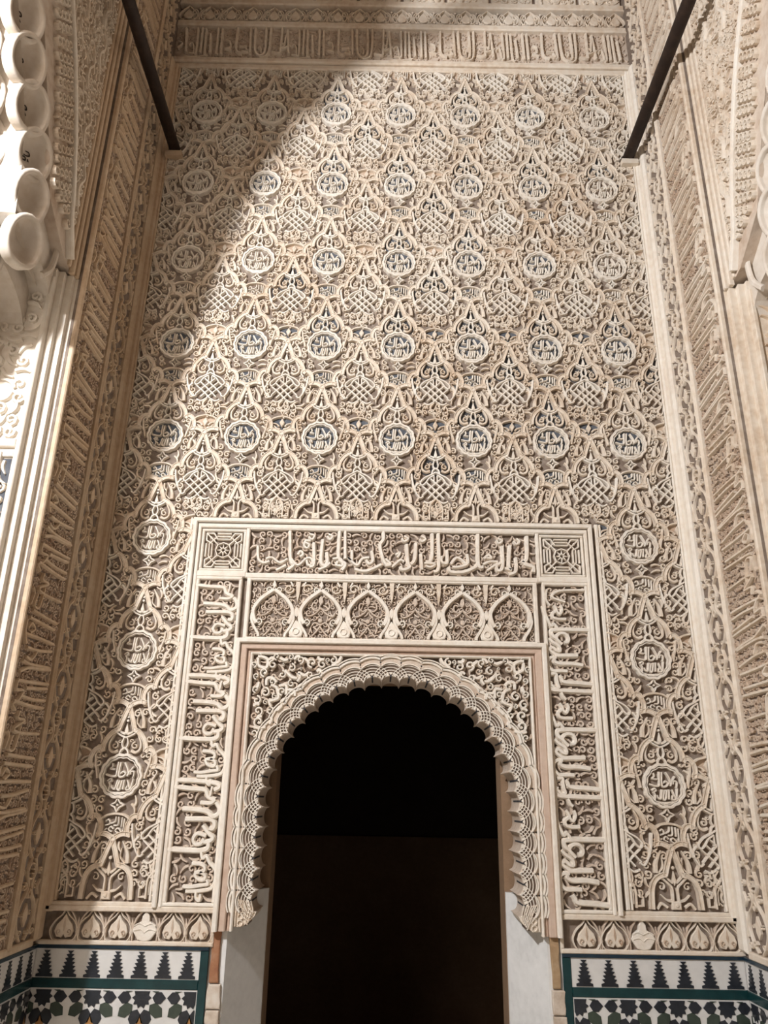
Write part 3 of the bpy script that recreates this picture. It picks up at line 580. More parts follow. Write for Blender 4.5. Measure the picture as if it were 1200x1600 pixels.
# blind arcade of seven little arches
b = MB(); b.bar(-.562, .562, 2.170, 2.190, 0, .036); b.bar(-.572, -.556, 2.186, 2.425, 0, .03); b.bar(.556, .572, 2.186, 2.425, 0, .03); b.bar(-.562, .562, 2.416, 2.425, 0, .028); b.build('arcade_moulding', 'pale', door)
AW = 1.11 / 6; m = MB()
m.sym([(.001, .190), (.018, .178), (.052, .150), (.076, .112), (.073, .078), (.062, .056)], .018, 0, .030)
m.sym([(.077, .110), (.082, .076), (.072, .046), (.054, .018), (.050, .003)], .013, 0, .029)
for sx in (-1, 1):
    m.spiral(sx * .052, .062, .014, -PI / 2 if sx > 0 else -PI / 2, 1.2, sx * -1, .008, 0, .031, ROUND, n=14); m.spiral(sx * .018, .190, .012, -PI / 2, 1.2, sx, .007, 0, .030, ROUND, n=14)
m.poly([(0, .194), (.008, .208), (0, .228), (-.008, .208)], 0, .030, 0, .002)
arc_arch = m.data('arcade_arch', ['pale'])
m = MB(); m.sym([(.0, .118), (.020, .108), (.034, .120), (.030, .138), (.016, .134)], .008, 0, .018, ROUND); m.sym([(.0, .118), (.024, .094), (.048, .086), (.056, .10)], .008, 0, .017, ROUND)
m.poly([(0, .128), (.009, .142), (.007, .158), (0, .166), (-.007, .158), (-.009, .142)], 0, .019, 0, .003); m.dot(0, .068, .009, 0, .019); m.sym([(0, .05), (.02, .06), (.036, .042), (.03, .02)], .007, 0, .016); m.sym([(0, .046), (.012, .028), (.03, .008)], .007, 0, .016); m.sym([(.05, .13), (.03, .16), (.012, .172)], .006, 0, .015)
arc_leaf = m.data('arcade_leaf', ['mid'])
m = MB(); m.poly([(0, .002), (.022, .006), (.027, .022), (.022, .040), (.010, .058), (0, .070), (-.010, .058), (-.022, .040), (-.027, .022), (-.022, .006)], 0, .024, 0, .004); m.rib(circ(.012, 12, 0, 0, .026), .004, .02, .029, THIN, closed=True, sm=False); m.poly([(0, .080), (.011, .094), (.008, .110), (0, .122), (-.008, .110), (-.011, .094)], 0, .028, 0, .003)
m.sym([(.02, .206), (.03, .224)], .008, 0, .02)
arc_drop = m.data('arcade_drop', ['pale'])
m = MB()
for sx in (-1, 1):
    m.spiral(sx * .036, .196, .020, 0, 1.2, sx, .009, 0, .018, ROUND, n=14); m.spiral(sx * .030, .150, .014, 1, 1.1, -sx, .007, 0, .016, ROUND)
m.poly([(-.010, .232), (.010, .232), (.006, .170), (0, .140), (-.006, .170)], 0, .020, 0, .002)
arc_sp = m.data('arcade_spandrel_leaf', ['stucco'])
for i in range(6):
    x = (i - 2.5) * AW
    put('arcade_arch', arc_arch, door, (x, 0, 2.190)); put('arcade_leaf', arc_leaf, door, (x, 0, 2.192))
for i in range(7):
    x = (i - 3) * AW
    if abs(x) < .5: put('arcade_drop', arc_drop, door, (x, 0, 2.190)); put('arcade_spandrel_leaf', arc_sp, door, (x, 0, 2.190))
scrolls(-.555, .555, 2.19, 2.416, .022, 0, .0105, 47).build('arcade_scrollwork', 'mid', door, kind='stuff')
# the two upright inscription bands
for sx in (-1, 1):
    panel_frame('band_frame', min(sx * .592, sx * .772), max(sx * .592, sx * .772), 1.257, 2.428, .012, .030, par=door)
    scrolls(min(sx * .605, sx * .760), max(sx * .605, sx * .760), 1.270, 2.415, .030, 0, .0165, 43 + sx, w=.32, leafy=.4).build('band_scrollwork', 'mid', door, kind='stuff')
inb = lambda x, z: 1.272 < z < 2.413
for i, z in enumerate((2.425, 2.050, 1.675)):
    letters(mm(VTXL, .001, ox=-.69 - DX - .004, oy=z), 0, .030, 1.34, inb).build('band_inscription', 'pale', door)
for i, z in enumerate((2.275, 1.900, 1.525)):
    letters(mm(VTXR, .001, ox=.685 - DX - .006, oy=z), 0, .030, 1.34, inb).build('band_inscription', 'pale', door)
b = MB(); b.rib([(.76, 2.40), (.66, 2.395), (.63, 2.37), (.68, 2.35)], .014, 0, .03, ROUND); b.rib([(.61, 2.40), (.605, 2.36), (.62, 2.335)], .012, 0, .03, ROUND); b.build('band_inscription', 'pale', door)

# ------------------------------------------------------------------ foot of the carved wall: sill mouldings and palmette band
m = MB()
m.poly([(x * .86, z) for x, z in ((0, .084), (.012, .066), (.030, .050), (.038, .030), (.028, .013), (.008, .010), (0, .020), (-.008, .010), (-.028, .013), (-.038, .030), (-.030, .050), (-.012, .066))], 0, .016, 0, .003)
m.sym([(0, .100), (.012, .080), (.034, .060), (.047, .032), (.036, .006), (.02, .001)], .0045, 0, .020)
fleur = m.data('fleur_leaf', ['stucco'])
m2 = MB()
for sx in (-1, 1): m2.spiral(sx * .017, .028, .009, -PI / 2, 1.1, sx, .004, 0, .0045, n=10)
m2.poly([(0, .03), (.004, .045), (0, .07), (-.004, .045)], 0, .003)
fl_in = m2.data('leaf_incision', ['ground'])
m = MB(); m.sym([(.004, .004), (.004, .04), (.012, .07), (.03, .094)], .007, 0, .017); m.poly([(0, .03), (.005, .05), (0, .075), (-.005, .05)], 0, .014); m.dot(0, .028, .007, 0, .019)
stem = m.data('palmette_stem', ['mid'])
m = MB(); m.poly([(0, .096), (.012, .080), (.014, .064), (.034, .052), (.042, .036), (.022, .008), (0, .002), (-.022, .008), (-.042, .036), (-.034, .052), (-.014, .064), (-.012, .080)], 0, .021, 0, .003)
m.sym([(0, .05), (.02, .058), (.036, .05)], .004, .02, .024); m.sym([(0, .03), (.015, .04), (.036, .036)], .004, .02, .024)
flower = m.data('flower', ['pale'])
for sx in (-1, 1):
    x0, x1 = sorted((sx * .588 + DX, sx * 1.2))
    for (z0, z1, h) in ((1.238, 1.256, .030), (1.254, 1.268, .024), (1.136, 1.150, .022)):
        hbar('sill_moulding', z0, z1, h, 'stucco', x0, x1, .003)
    b = MB(); b.bar(min(sx * .588, sx * .60) + DX, max(sx * .588, sx * .60) + DX, 1.15, 1.238, 0, .018); b.build('band_end', 'stucco', wall_back)
    wd = (x1 - x0 - .05); n = 6
    for i in range(n):
        x = x0 + .045 + wd * (i + .0) / n + .045
        fl = (i == (3 if sx < 0 else 2))
        o = put('flower' if fl else 'fleur_leaf', flower if fl else fleur, wall_back, (x, 0, 1.146))
        if not fl: put('leaf_incision', fl_in, o, (0, -.0158 * DZ, 0))
        put('palmette_stem', stem, wall_back, (x + wd / n / 2, 0, 1.146))

# ================================================================== SIDE WALLS
# (u runs from the back corner to the front, scale: left wall u = y, right wall u = -y)
m = MB()                                   # floral border, one period .245 high, centred on u = 0, width .13
PB = .245
m.sym([(.012, 0), (.036, .030), (.050, .070), (.040, .110), (.016, .140), (.010, .170), (.024, .205), (.012, PB)], .0075, 0, .014, ROUND, 5)
m.rib(circ(.024, 16, 0, 0, .205), .008, 0, .012, ROUND, closed=True, sm=False); m.rib([(-.008, .198), (.008, .198), (.008, .210), (-.004, .212)], .005, 0, .017, THIN, sm=False)
m.poly([(0, .040), (.012, .060), (.014, .080), (0, .110), (-.014, .080), (-.012, .060)], 0, .012, 0, .003); m.sym([(.0, .125), (.009, .138), (0, .152)], .005, 0, .016)
for sx in (-1, 1):
    m.spiral(sx * .030, .160, .013, PI / 2, 1.1, sx, .006, 0, .012, ROUND); m.spiral(sx * .054, .205, .011, -PI / 2, 1.1, -sx, .006, 0, .012, ROUND); m.spiral(sx * .052, .018, .012, 0, 1.1, sx, .006, 0, .012, ROUND); m.spiral(sx * .024, .024, .010, 0, 1.1, -sx, .005, 0, .014)
    m.rib([(sx * .062, .04), (sx * .056, .08), (sx * .062, .115)], .008, 0, .012, ROUND, swell=.4); m.rib([(sx * .060, .13), (sx * .050, .15), (sx * .062, .175)], .007, 0, .011, ROUND)
    m.spiral(sx * .022, .078, .008, 1, 1, sx, .004, 0, .012)
m.v = [(x * 1.32, y, z) for x, y, z in m.v]
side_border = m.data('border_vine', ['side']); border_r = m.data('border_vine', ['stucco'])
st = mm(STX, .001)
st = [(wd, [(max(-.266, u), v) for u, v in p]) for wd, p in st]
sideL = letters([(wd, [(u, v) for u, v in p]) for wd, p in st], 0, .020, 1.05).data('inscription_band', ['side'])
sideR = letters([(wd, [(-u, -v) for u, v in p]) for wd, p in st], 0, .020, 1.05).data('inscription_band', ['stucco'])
sfill = [scrolls(-.545, -.265, 0, .45, .022, 0, .010, 80 + i, w=.3).data('band_scrollwork', ['ground']) for i in range(2)]
def flipu(me_mb): pass
for sg in (-1, 1):
    wl = walls[sg]; rz = RZ[sg]; f = 1 if sg < 0 else -1; X = sg * 1.2; pm = 'side' if sg < 0 else 'stucco'  # left wall takes the darker stucco, its shade put into the colour
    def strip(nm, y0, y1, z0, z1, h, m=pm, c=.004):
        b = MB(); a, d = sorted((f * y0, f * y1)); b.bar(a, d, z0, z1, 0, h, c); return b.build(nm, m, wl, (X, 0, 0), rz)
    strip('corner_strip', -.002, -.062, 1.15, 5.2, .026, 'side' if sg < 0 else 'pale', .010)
    strip('border_fillet', -.240, -.262, 1.15, 6.3, .022, pm); strip('border_fillet', -.246, -.256, 1.15, 6.3, .028, pm)
    strip('front_fillet', -.541, -.559, 1.15, 6.5, .021, pm)
    strip('sill_fillet', -.064, -.56, 1.136, 1.16, .018, pm)
    z = 1.165; k = 0
    while z < 6.0:
        put('border_vine', side_border if sg < 0 else border_r, wl, (X, -.152, z), rz); z += PB
    for i in range(11):
        z = 1.16 + i * .45
        put('inscription_band', sideL if sg < 0 else sideR, wl, (X, -.26, z + (.225 if sg < 0 else .235)), rz)
        if sg < 0: put('band_scrollwork', sfill[i % 2], wl, (X, 0, z), rz, kind='stuff')
        else: put('band_scrollwork', sfill[i % 2], wl, (X, -.81, z), rz, kind='stuff')

# ------------------------------------------------------------------ piers, arch walls and stepped jambs
YF = -.625
PIER = {}
def spr(t): return t
INTR = [(-.66, 3.45), (-.74, 3.50), (-.83, 3.56), (-.885, 3.68), (-.97, 3.84), (-1.085, 4.05), (-1.28, 4.28), (-1.55, 4.50), (-1.90, 4.70), (-2.35, 4.82), (-2.80, 4.70), (-3.15, 4.50), (-3.42, 4.28), (-3.62, 4.07), (-3.78, 3.86), (-3.90, 3.66), (-3.965, 3.50), (-4.0, 3.30)]
for sg, nm in ((-1, 'left'), (1, 'right')):
    b = MB()
    x = [1.2, 1.222, 1.245]; y = [FRONT, -.582, -.604, YF]
    # plan of the stepped jamb, extruded upwards
    plan = [(1.20, FRONT), (1.222, FRONT), (1.222, -.583), (1.245, -.583), (1.245, -.606), (1.266, -.606), (1.266, YF), (2.0, YF), (2.0, -.3), (1.20, -.3)]
    plan = [(1.21, -.45), (1.21, FRONT - .001), (1.222, FRONT - .001), (1.222, -.583), (1.245, -.583), (1.245, -.606), (1.266, -.606), (1.266, YF), (2.0, YF), (2.0, -.45)]
    n = len(plan); vs = [(sg * px, py, z) for z in (0, 3.42) for px, py in plan]
    fs = [(i, (i + 1) % n, n + (i + 1) % n, n + i) for i in range(n)] + [tuple(range(n)), tuple(range(n, 2 * n))]
    b.add(vs, fs); PIER[sg] = b.build('wall_pier_' + nm, 'pale' if sg < 0 else 'stucco', kind='structure')  # stronger light on the left pier put into its paler stucco
    # wall above the arch
    outl = [(YF, 3.42)] + [(y_, z_) for y_, z_ in INTR] + [(-4.25, 3.30), (-4.25, 6.6), (FRONT, 6.6), (FRONT, 3.42)]
    outl = [(FRONT - .002, 3.43)] + INTR + [(-4.3, 3.30), (-4.3, 6.6), (FRONT - .002, 6.6)]
    n = len(outl); vs = [(sg * px, py, pz) for px in (1.235, 1.74) for py, pz in outl]
    bm = bmesh.new(); bv = [bm.verts.new(v) for v in vs]
    f1 = bm.faces.new(bv[:n]); f2 = bm.faces.new(bv[n:][::-1])
    for i in range(n): bm.faces.new((bv[i], bv[(i + 1) % n], bv[n + (i + 1) % n], bv[n + i]))
    bmesh.ops.triangulate(bm, faces=[f1, f2]); bmesh.ops.recalc_face_normals(bm, faces=bm.faces)
    me = bpy.data.meshes.new('wall_arch'); bm.to_mesh(me); bm.free(); me.materials.append(M['mid'])
    wa = put('wall_arch_' + nm, me, kind='structure')
    b = MB(); x0, x1 = sorted((sg * 1.26, sg * 2.0)); b.box(x0, x1, -4.5, -4.0, 0, 3.3); b.build('wall_far_pier_' + nm, 'pale', kind='structure')
    # stepped jamb carried up beside the spandrel
    rz = RZ[sg]; f = 1 if sg < 0 else -1; X = sg * 1.235
    def strip(nm_, y0, y1, z0, z1, h, m='side' if sg < 0 else 'stucco', c=.004):
        b = MB(); a, d = sorted((f * y0, f * y1)); b.bar(a, d, z0, z1, 0, h, c); return b.build(nm_, m, wa, (X, 0, 0), rz)
    strip('jamb_moulding', -.562, -.580, 3.42, 6.5, .034); strip('jamb_moulding', -.584, -.602, 3.42, 6.5, .024); strip('jamb_moulding', -.606, -.622, 3.44, 6.5, .014)
    # curved moulding round the spandrel
    EDGE = [(-.628, 3.40), (-.650, 3.46), (-.700, 3.52), (-.690, 3.60), (-.705, 3.70), (-.770, 3.88), (-.850, 4.06), (-.950, 4.25), (-1.12, 4.50), (-1.36, 4.74), (-1.7, 4.98), (-2.2, 5.15)]
    EDGE = [(-.628, 3.46), (-.655, 3.52), (-.690, 3.60), (-.715, 3.70), (-.775, 3.88), (-.850, 4.06), (-.950, 4.25), (-1.12, 4.50), (-1.36, 4.74), (-1.7, 4.98), (-2.2, 5.15)]
    b = MB(); b.rib([(f * y_, z_) for y_, z_ in EDGE], .026, 0, .030, FLAT, 6); b.rib([(f * (y_ + .020), z_ + .006) for y_, z_ in EDGE[1:]], .007, 0, .016, THIN, 6)
    b.build('arch_moulding', 'pale', wa, (X, 0, 0), rz)
    def edge_y(z):
        for (ya, za), (yb, zb) in zip(EDGE, EDGE[1:]):
            if za <= z <= zb: return ya + (yb - ya) * (z - za) / (zb - za)
        return -3
    okp = lambda u, v: -.632 > f * u > edge_y(v) + .032 if v > 3.6 else False
    a, d = sorted((f * -1.5, f * -.63)); q = scrolls(a, d, 3.6, 5.2, .030, 0, .016, 91 + sg, okp, w=.3, leafy=.55); q.build('spandrel_scrollwork', 'stucco', wa, (X, 0, 0), rz, kind='stuff')
    b = MB()
    for (y0, z0) in ((-.66, 3.78), (-.70, 4.02), (-.76, 4.26), (-.70, 4.42), (-.86, 4.5), (-.72, 4.62)):
        b.rib([(f * y0, z0 - .10), (f * (y0 - .018), z0 - .03), (f * (y0 + .012), z0 + .04), (f * (y0 - .02), z0 + .10)], .024, 0, .024, ROUND, 5, taper=.6); b.spiral(f * (y0 - .03), z0 + .08, .030, 0, 1.1, f, .012, 0, .022, ROUND)
    b.build('spandrel_leaves', 'stucco', wa, (X, 0, 0), rz)
    # carved lip between the moulding and the stalactites
    b = MB()
    for i in range(24):
        z = 3.56 + i * .043
        for j in (0, 1, 2, 3):
            y_ = edge_y(z + j * .02) - .030 - j * .036
            b.spiral(f * y_, z + j * .02, .021, i * 1.3 + j, 1.15, f * (1 if (i + j) % 2 else -1), .0095, 0, .022, ROUND)
    b.build('lip_scrolls', 'stucco', wa, (X, 0, 0), rz)

    # pier face: foliage above, framed lettered panel below
    pr = PIER[sg]; mm_ = 'pale' if sg < 0 else 'stucco'
    def pbar(nm_, x0, x1, z0, z1, h):
        b = MB(); a, d = sorted((sg * x0, sg * x1)); b.bar(a, d, z0, z1, 0, h, .003); return b.build(nm_, mm_, pr, (0, YF, 0))
    pbar('pier_moulding', 1.266, 1.283, 1.15, 3.38, .012); pbar('pier_moulding', 1.283, 1.85, 2.690, 2.720, .016); pbar('pier_moulding', 1.283, 1.85, 2.655, 2.672, .012)
    a, d = sorted((sg * 1.288, sg * 1.84))
    scrolls(a, d, 2.725, 3.36, .046, 0, .016, 101 + sg, w=.30, leafy=.55).build('pier_foliage', 'pale' if sg < 0 else 'side', pr, (0, YF, 0), kind='stuff')
    g = MB(); g.bar(min(sg * 1.288, sg * 1.84), max(sg * 1.288, sg * 1.84), 1.3, 2.65, 0, .0015, .0005); g.build('pier_panel_ground', 'slate' if sg < 0 else 'field', pr, (0, YF, 0))
    m = MB()
    for i in range(7):
        zb = 1.36 + i * .19
        for xx in (1.325, 1.355, 1.43, 1.46, 1.55, 1.58):
            m.rib([(sg * xx, zb), (sg * xx, zb + .17)], .014, 0, .020, FLAT)
        for (xa, xb, zz) in ((1.31, 1.37, .06), (1.40, 1.48, .12), (1.325, 1.43, .03), (1.46, 1.58, .09)): m.rib([(sg * xa, zb + zz), (sg * xb, zb + zz)], .013, 0, .0205, FLAT)
    m.build('pier_inscription', 'pale', pr, (0, YF, 0))
    scrolls(a, d, 1.31, 2.64, .04, 0, .014, 111 + sg, w=.30, leafy=.6).build('pier_scrollwork', 'pale' if sg < 0 else 'side', pr, (0, YF, 0), kind='stuff')

# ================================================================== STALACTITE (MUQARNAS) ARCHES
def dish():
    # oval concave cell opening towards -y, half width .5, half height .8, with a raised rim
    m = MB(); n = 22; rings = [0, .35, .62, .82, .95, 1.0]; vs = [(0, .34, 0)]; fs = []
    def el(t, r, e=1.0):
        c, q = math.cos(t), math.sin(t); up_ = .80 + (.10 * max(0, q) ** 6)
        return .5 * r * math.copysign(abs(c) ** .85, c), up_ * r * math.copysign(abs(q) ** .9, q)
    for r in rings[1:]:
        for i in range(n): x, z = el(2 * PI * i / n, r); vs.append((x, .34 * (1 - r ** 2.2), z))
    for (r, y) in ((1.0, -.10), (1.06, -.14), (1.18, -.14), (1.24, -.09), (1.26, .25)):
        for i in range(n): x, z = el(2 * PI * i / n, r); vs.append((x, y, z))
    K = len(rings) - 1 + 5
    fs = [(0, 1 + i, 1 + (i + 1) % n) for i in range(n)]
    for k in range(K - 1):
        for i in range(n): fs.append((1 + k * n + i, 1 + k * n + (i + 1) % n, 1 + (k + 1) * n + (i + 1) % n, 1 + (k + 1) * n + i))
    m.add(vs, fs); return m
nd = dish().data('niche', ['white'])
for p in nd.polygons: p.use_smooth = True
g = MB()                                  # painted script inside a niche
for p in ([(-.10, .80), (.02, .86), (.08, .76), (-.02, .66), (-.12, .62)], [(-.16, .50), (-.05, .56), (0, .46), (-.1, .40)], [(.06, .58), (.12, .50)]): g.rib(p, .05, 0, .02, THIN, 4)
script = g.data('niche_script', ['iron'])
for sg, nm, lab in ((-1, 'left', 'white stalactite arch of scalloped niches at the left edge above the sunlit pier'), (1, 'right', 'pale stalactite arch at the right edge with a blue paint fleck at its foot')):
    root = empty('muqarnas_arch', (sg * 1.5, YF, 3.2), label=lab, category='arch', group='stalactite arches flanking the alcove')
    base = Vector(root.location)
    # cells climb along the soffit towards the viewer; the outer column turns to the alcove, the inner ones to the hall
    tiers = [(-.824, 3.372), (-.846, 3.532), (-.885, 3.695), (-.959, 3.830), (-1.040, 3.962), (-1.120, 4.092), (-1.21, 4.22), (-1.32, 4.34), (-1.46, 4.45), (-1.64, 4.54), (-1.86, 4.61)]
    for k, (ty, tz) in enumerate(tiers):
        y0, z0 = ([(-.876, 3.329), (-.897, 3.498), (-.932, 3.645), (-1.008, 3.772), (-1.088, 3.895), (-1.155, 4.022)] + [(a_ - .035, b_ - .05) for a_, b_ in tiers[6:]])[k]
        for c in range(4):
            xx = (1.266, 1.392, 1.515, 1.640)[c]; yy = ty + (y0 - ty, -.125, -.150, -.165)[c]; zz = tz + (z0 - tz, -.07, .0, -.07)[c]
            sc = (.104, .104, .108, .108)[c]
            o = put('niche', nd, root, Vector((sg * xx, yy, zz)) - base, (-sg) * math.radians((73, 34, 6, 0)[c])); o.scale = (sc * (1.18 if c == 0 else 1.1), sc * .95, sc * .88); o.rotation_euler[0] = math.radians(10)
            if c == 0 and k >= 2: put('painted_script', script, o, (0, .29, -.60)).scale = (.9, .9, .9)
    vs = []; q = [(-.70, 3.30)] + tiers
    for (ty, tz) in q:
        for xx, dy in ((1.312, .05), (1.308, -.055), (1.276, -.118), (1.42, -.13), (1.74, -.14)): vs.append((sg * xx - base.x, ty + dy - base.y, tz + .02 - base.z))
    b = MB(); b.add(vs, [(i * 5 + j, i * 5 + j + 1, i * 5 + j + 6, i * 5 + j + 5) for i in range(len(q) - 1) for j in range(4)]); b.build('soffit_shell', 'white', root)
    # stepped corbels that carry the lowest cells
    def ogee(d, z0, h): return [(YF, z0)] + [(YF - d * (1 - math.cos(t * PI / 12)) , z0 + .01 + h * math.sin(t * PI / 12) ** 1.3) for t in range(1, 7)] + [(YF - d, z0 + h + .26), (YF, z0 + h + .30)]
    for (xa, xb, prof) in ((1.275, 1.345, ogee(.16, 3.27, .09)), (1.345, 1.44, ogee(.235, 3.14, .13)), (1.44, 1.74, ogee(.28, 3.02, .16))):
        b = MB(); n = len(prof); vs = [(sg * x - base.x, y - base.y, z - base.z) for x in (xa, xb) for y, z in prof]
        b.add(vs, [(i, (i + 1) % n, n + (i + 1) % n, n + i) for i in range(n)] + [tuple(range(n)), tuple(range(n, 2 * n))]); b.build('corbel', 'white', root)
    for c, (xx, yy, zz, s2) in enumerate(((1.372, -.885, 3.25, .085), (1.475, -.935, 3.16, .10), (1.60, -.94, 3.14, .10))):
        o = put('pendant', nd, root, Vector((sg * xx, yy, zz)) - base, (-sg) * math.radians((40, 14, 4)[c])); o.scale = (s2, s2, s2 * .9)
    b = MB(); f = 1 if sg < 0 else -1
    b.rib([(f * -.02, .22), (f * -.005, .15), (f * -.02, .07), (f * -.075, .0)], .022, 0, .016, ROUND, 5); o = b.build('bracket', 'white', root, Vector((sg * 1.262, -.665, 3.30)) - base, RZ[sg])
    if sg > 0:
        b = MB(); b.poly([(1.31, 3.36), (1.335, 3.345), (1.345, 3.315), (1.335, 3.28), (1.318, 3.31)], 0, .004); o = b.build('paint_fleck', 'bluep', root, (-base.x, YF - .145 - base.y, -base.z))

# ================================================================== TIE RODS
for sx, lab in ((-1, 'dark iron tie rod running overhead along the shaded brown left wall'), (1, 'dark iron tie rod running overhead along the pale right wall')):
    z = 4.615; x = sx * 1.118 + (0 if sx < 0 else .012); r = .027
    root = empty('tie_rod', (x, -.05, z), label=lab, category='tie rod', group='iron tie rods above the alcove')
    b = MB(); n = 14; vs = []; prof = [(.0, .010), (-.004, .022), (-.012, r), (-2.4, r), (-2.41, .02)]
    for (y, rr) in prof: vs += [(rr * math.cos(2 * PI * i / n), y + .045, rr * math.sin(2 * PI * i / n)) for i in range(n)]
    fs = [(j * n + i, j * n + (i + 1) % n, (j + 1) * n + (i + 1) % n, (j + 1) * n + i) for j in range(len(prof) - 1) for i in range(n)] + [tuple(range(n)), tuple(range((len(prof) - 1) * n, len(prof) * n))]
    b.add(vs, fs); o = b.build('bar', 'iron', root)
    for p in o.data.polygons: p.use_smooth = len(p.vertices) == 4
    b = MB(); b.box(-.04, .04, .010, .048, -.055, -.026); b.build('bearing', 'side' if sx < 0 else 'stucco', root)

# ================================================================== TILE DADOES
def tree(h, w0, w1, n=7):
    left = []
    for i in range(n):
        z0 = h * i / n; z1 = h * (i + 1) / n; a = w0 + (w1 - w0) * i / (n - 1); c = a - .0085 if i else a
        left += [(c, z0), (a, z1 - .0025)] if i else [(a, 0), (a, z1 - .004)]
    return left + [(-x, z) for x, z in left[::-1]]
tr = MB(); tr.poly(tree(.080, .028, .0105), 0, .0032, 0, .0); tr = tr.data('stepped_merlon', ['tile_black'])
def star10(r1, r2, n=10, a0=0.0):
    return [((r1 if i % 2 == 0 else r2) * math.cos(a0 + PI * i / n), (r1 if i % 2 == 0 else r2) * math.sin(a0 + PI * i / n)) for i in range(2 * n)]
P10 = .1635
def petal(l0, l1, wd): return [(l0, 0), (l0 + .012, wd), (l1 - .016, wd), (l1, 0), (l1 - .016, -wd), (l0 + .012, -wd)]
TM = {}
def tpiece(key, pts, mt, nm, root, x, z, ry=0.0):
    if (key, mt) not in TM:
        b = MB(); b.poly(pts, 0, .0030, 0, .0008); TM[(key, mt)] = b.data(nm, [mt])
    return put(nm, TM[(key, mt)], root, (x, 0, z), ry=ry)
def clip_poly(p, x0, x1, z1):
    for ax, val, sg in ((0, x0, 1), (0, x1, -1), (1, z1, -1)):
        out = []
        for i in range(len(p)):
            a, c = p[i - 1], p[i]; da, dc = sg * (a[ax] - val), sg * (c[ax] - val)
            if (da < 0) != (dc < 0): t = da / (da - dc); out.append((a[0] + (c[0] - a[0]) * t, a[1] + (c[1] - a[1]) * t))
            if dc >= 0: out.append(c)
        p = out
        if not p: return p
    return p
def dado(lab, x, y, rz, u0, u1, trees, door_side=0):
    root = empty('tile_dado', (x, y, 0), label=lab, category='tile panel', group='tiled dado panels round the alcove'); root.rotation_euler[2] = rz
    def pb(nm, a, c, z0, z1, h, mt, bev=.002): 
        b = MB(); b.bar(a, c, z0, z1, 0, h, bev); return b.build(nm, mt, root)
    pb('backing', u0, u1, 0, 1.136, .006, 'tile_white', .001)
    pb('cap_tile', u0, u1, 1.124, 1.137, .014, 'tile_navy')
    iu0 = u0 + (.028 if door_side < 0 else 0); iu1 = u1 - (.028 if door_side > 0 else 0)
    if door_side: 
        a, c = (u0, u0 + .028) if door_side < 0 else (u1 - .028, u1)
        pb('border_tile', a, c, .0, 1.124, .010, 'tile_teal')
    pb('band_tile', iu0, iu1, 1.008, 1.037, .010, 'tile_teal'); pb('plinth_tile', u0, u1, 0, .30, .010, 'tile_teal')
    nt = trees; stp = (iu1 - iu0) / nt
    for i in range(nt + 0):
        t = put('stepped_merlon', tr, root, (iu0 + stp * (i + .5), -.006 * DZ, 1.040))
    # ten-pointed star mosaic
    z1 = 1.004; zc = .984; rows = 3; cols = int((iu1 - iu0) / P10) + 2
    ust = iu0 if door_side < 0 else iu1
    def add(pts, mt, nm):
        q = clip_poly(pts, iu0 + .003, iu1 - .003, z1 - .001)
        if len(q) < 3: return
        ar = abs(sum(q[i - 1][0] * q[i][1] - q[i][0] * q[i - 1][1] for i in range(len(q)))) / 2
        if ar < 4e-5: return
        b = MB(); cx = sum(t[0] for t in q) / len(q); cz = sum(t[1] for t in q) / len(q)
        b.poly([(t[0] - cx, t[1] - cz) for t in q], 0, .003, 0, .0006); b.build(nm, mt, root, (cx, -.006 * DZ, cz))
    for r in range(rows):
        for c in range(-1, cols + 1):
            cx = (iu0 + .018 + c * P10) if door_side < 0 else (iu1 - .018 - c * P10); cz = zc - r * .2250 + (0)
            if r % 2: cx += P10 / 2
            if not iu0 - .09 < cx < iu1 + .09: continue
            add([(cx + px, cz + pz) for px, pz in star10(.0320, .0235, 10, PI / 10 * 0)], 'tile_black', 'star_tile')
            for k in range(10):
                a = k * PI / 5; mt = 'tile_green' if k in (1, 4, 6, 9) else 'tile_black'
                pp = petal(.035, .0800 if k in (0, 5) else .090 if k in (1, 4, 6, 9) else .086, .0170 if k in (0, 5) else .0175)
                add([(cx + px * math.cos(a) - pz * math.sin(a), cz + px * math.sin(a) + pz * math.cos(a)) for px, pz in pp], mt, 'petal_tile')
            for a, mt in ((-PI / 2, 'tile_ochre'), (PI / 2, 'tile_ochre')):
                pp = [(.050, 0), (.074, .0125), (.104, .0125), (.098, 0), (.104, -.0125), (.074, -.0125)]
                add([(cx + px * math.cos(a) - pz * math.sin(a), cz + px * math.sin(a) + pz * math.cos(a)) for px, pz in pp], mt, 'kite_tile')
            pp = [(P10 / 2 - .012, -.105), (P10 / 2 + .012, -.105), (P10 / 2 + .012, -.082), (P10 / 2, -.088), (P10 / 2 - .012, -.082)]
            add([(cx + px, cz + pz) for px, pz in pp], 'tile_green', 'kite_tile')
    return root
dado('glazed star mosaic dado on the back wall left of the doorway, partly in shadow', 0, -.002, 0, -1.196, -.612, 7, 1)
dado('glazed star mosaic dado on the back wall right of the doorway', 0, -.002, 0, .580, 1.196, 7, -1)
dado('glazed tile dado on the shaded brown left side wall', -1.198, 0, PI / 2, -.556, -.012, 7)
dado('glazed tile dado on the pale right side wall', 1.198, 0, -PI / 2, .012, .556, 7)

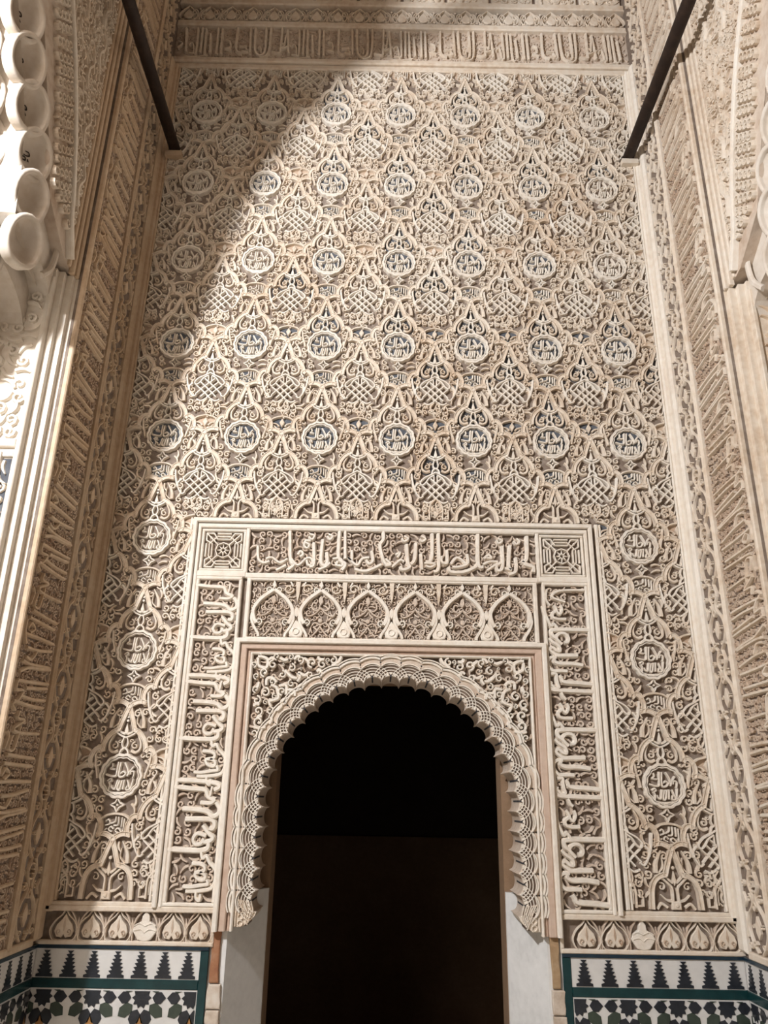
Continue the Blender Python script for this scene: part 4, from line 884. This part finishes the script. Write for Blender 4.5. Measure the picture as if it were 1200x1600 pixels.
# ================================================================== JAMBS AND THE DARK PASSAGE
for sx in (-1, 1):
    # splayed plaster jamb below the carved arch
    xo, xi = DX + sx * .545, DX + sx * .437
    b = MB(); vs = [(xo, .004, z) for z in (0, 1.30)] + [(xi, .185, z) for z in (0, 1.30)] + [(DX + sx * .62, .004, z) for z in (0, 1.30)] + [(DX + sx * .62, .30, z) for z in (0, 1.30)] + [(xi, .30, z) for z in (0, 1.30)]
    b.add(vs, [(0, 1, 3, 2), (4, 5, 1, 0), (2, 3, 9, 8), (8, 9, 7, 6), (6, 7, 5, 4), (1, 5, 7, 9, 3), (0, 2, 8, 6, 4)])
    b.build('wall_jamb_' + ('left' if sx < 0 else 'right'), 'plaster', kind='structure')
    # broken edge of masonry between jamb and tiles
    a, c = sorted((DX + sx * .548, DX + sx * .598))
    rr = random.Random(5 + sx)
    for i, (z0, z1, mt) in enumerate(((1.030, 1.190, 'brickm'), (.955, 1.026, 'rough'), (.86, .951, 'rough'), (.70, .856, 'brickm'))):
        b = MB(); pts = []
        for t in range(5): pts.append((a + rr.uniform(0, .006) + (.004 if mt == 'brickm' else 0), z0 + (z1 - z0) * t / 4))
        for t in range(5): pts.append((c - rr.uniform(0, .006) - (.012 if mt == 'brickm' else 0), z1 - (z1 - z0) * t / 4))
        b.poly(pts, -.01, .008 + rr.uniform(0, .008), 0, .004)
        b.build('brick' if mt == 'brickm' else 'masonry_patch', mt if not (sx > 0 and mt == 'brickm') else 'tan', wall_back)
# passage behind the door
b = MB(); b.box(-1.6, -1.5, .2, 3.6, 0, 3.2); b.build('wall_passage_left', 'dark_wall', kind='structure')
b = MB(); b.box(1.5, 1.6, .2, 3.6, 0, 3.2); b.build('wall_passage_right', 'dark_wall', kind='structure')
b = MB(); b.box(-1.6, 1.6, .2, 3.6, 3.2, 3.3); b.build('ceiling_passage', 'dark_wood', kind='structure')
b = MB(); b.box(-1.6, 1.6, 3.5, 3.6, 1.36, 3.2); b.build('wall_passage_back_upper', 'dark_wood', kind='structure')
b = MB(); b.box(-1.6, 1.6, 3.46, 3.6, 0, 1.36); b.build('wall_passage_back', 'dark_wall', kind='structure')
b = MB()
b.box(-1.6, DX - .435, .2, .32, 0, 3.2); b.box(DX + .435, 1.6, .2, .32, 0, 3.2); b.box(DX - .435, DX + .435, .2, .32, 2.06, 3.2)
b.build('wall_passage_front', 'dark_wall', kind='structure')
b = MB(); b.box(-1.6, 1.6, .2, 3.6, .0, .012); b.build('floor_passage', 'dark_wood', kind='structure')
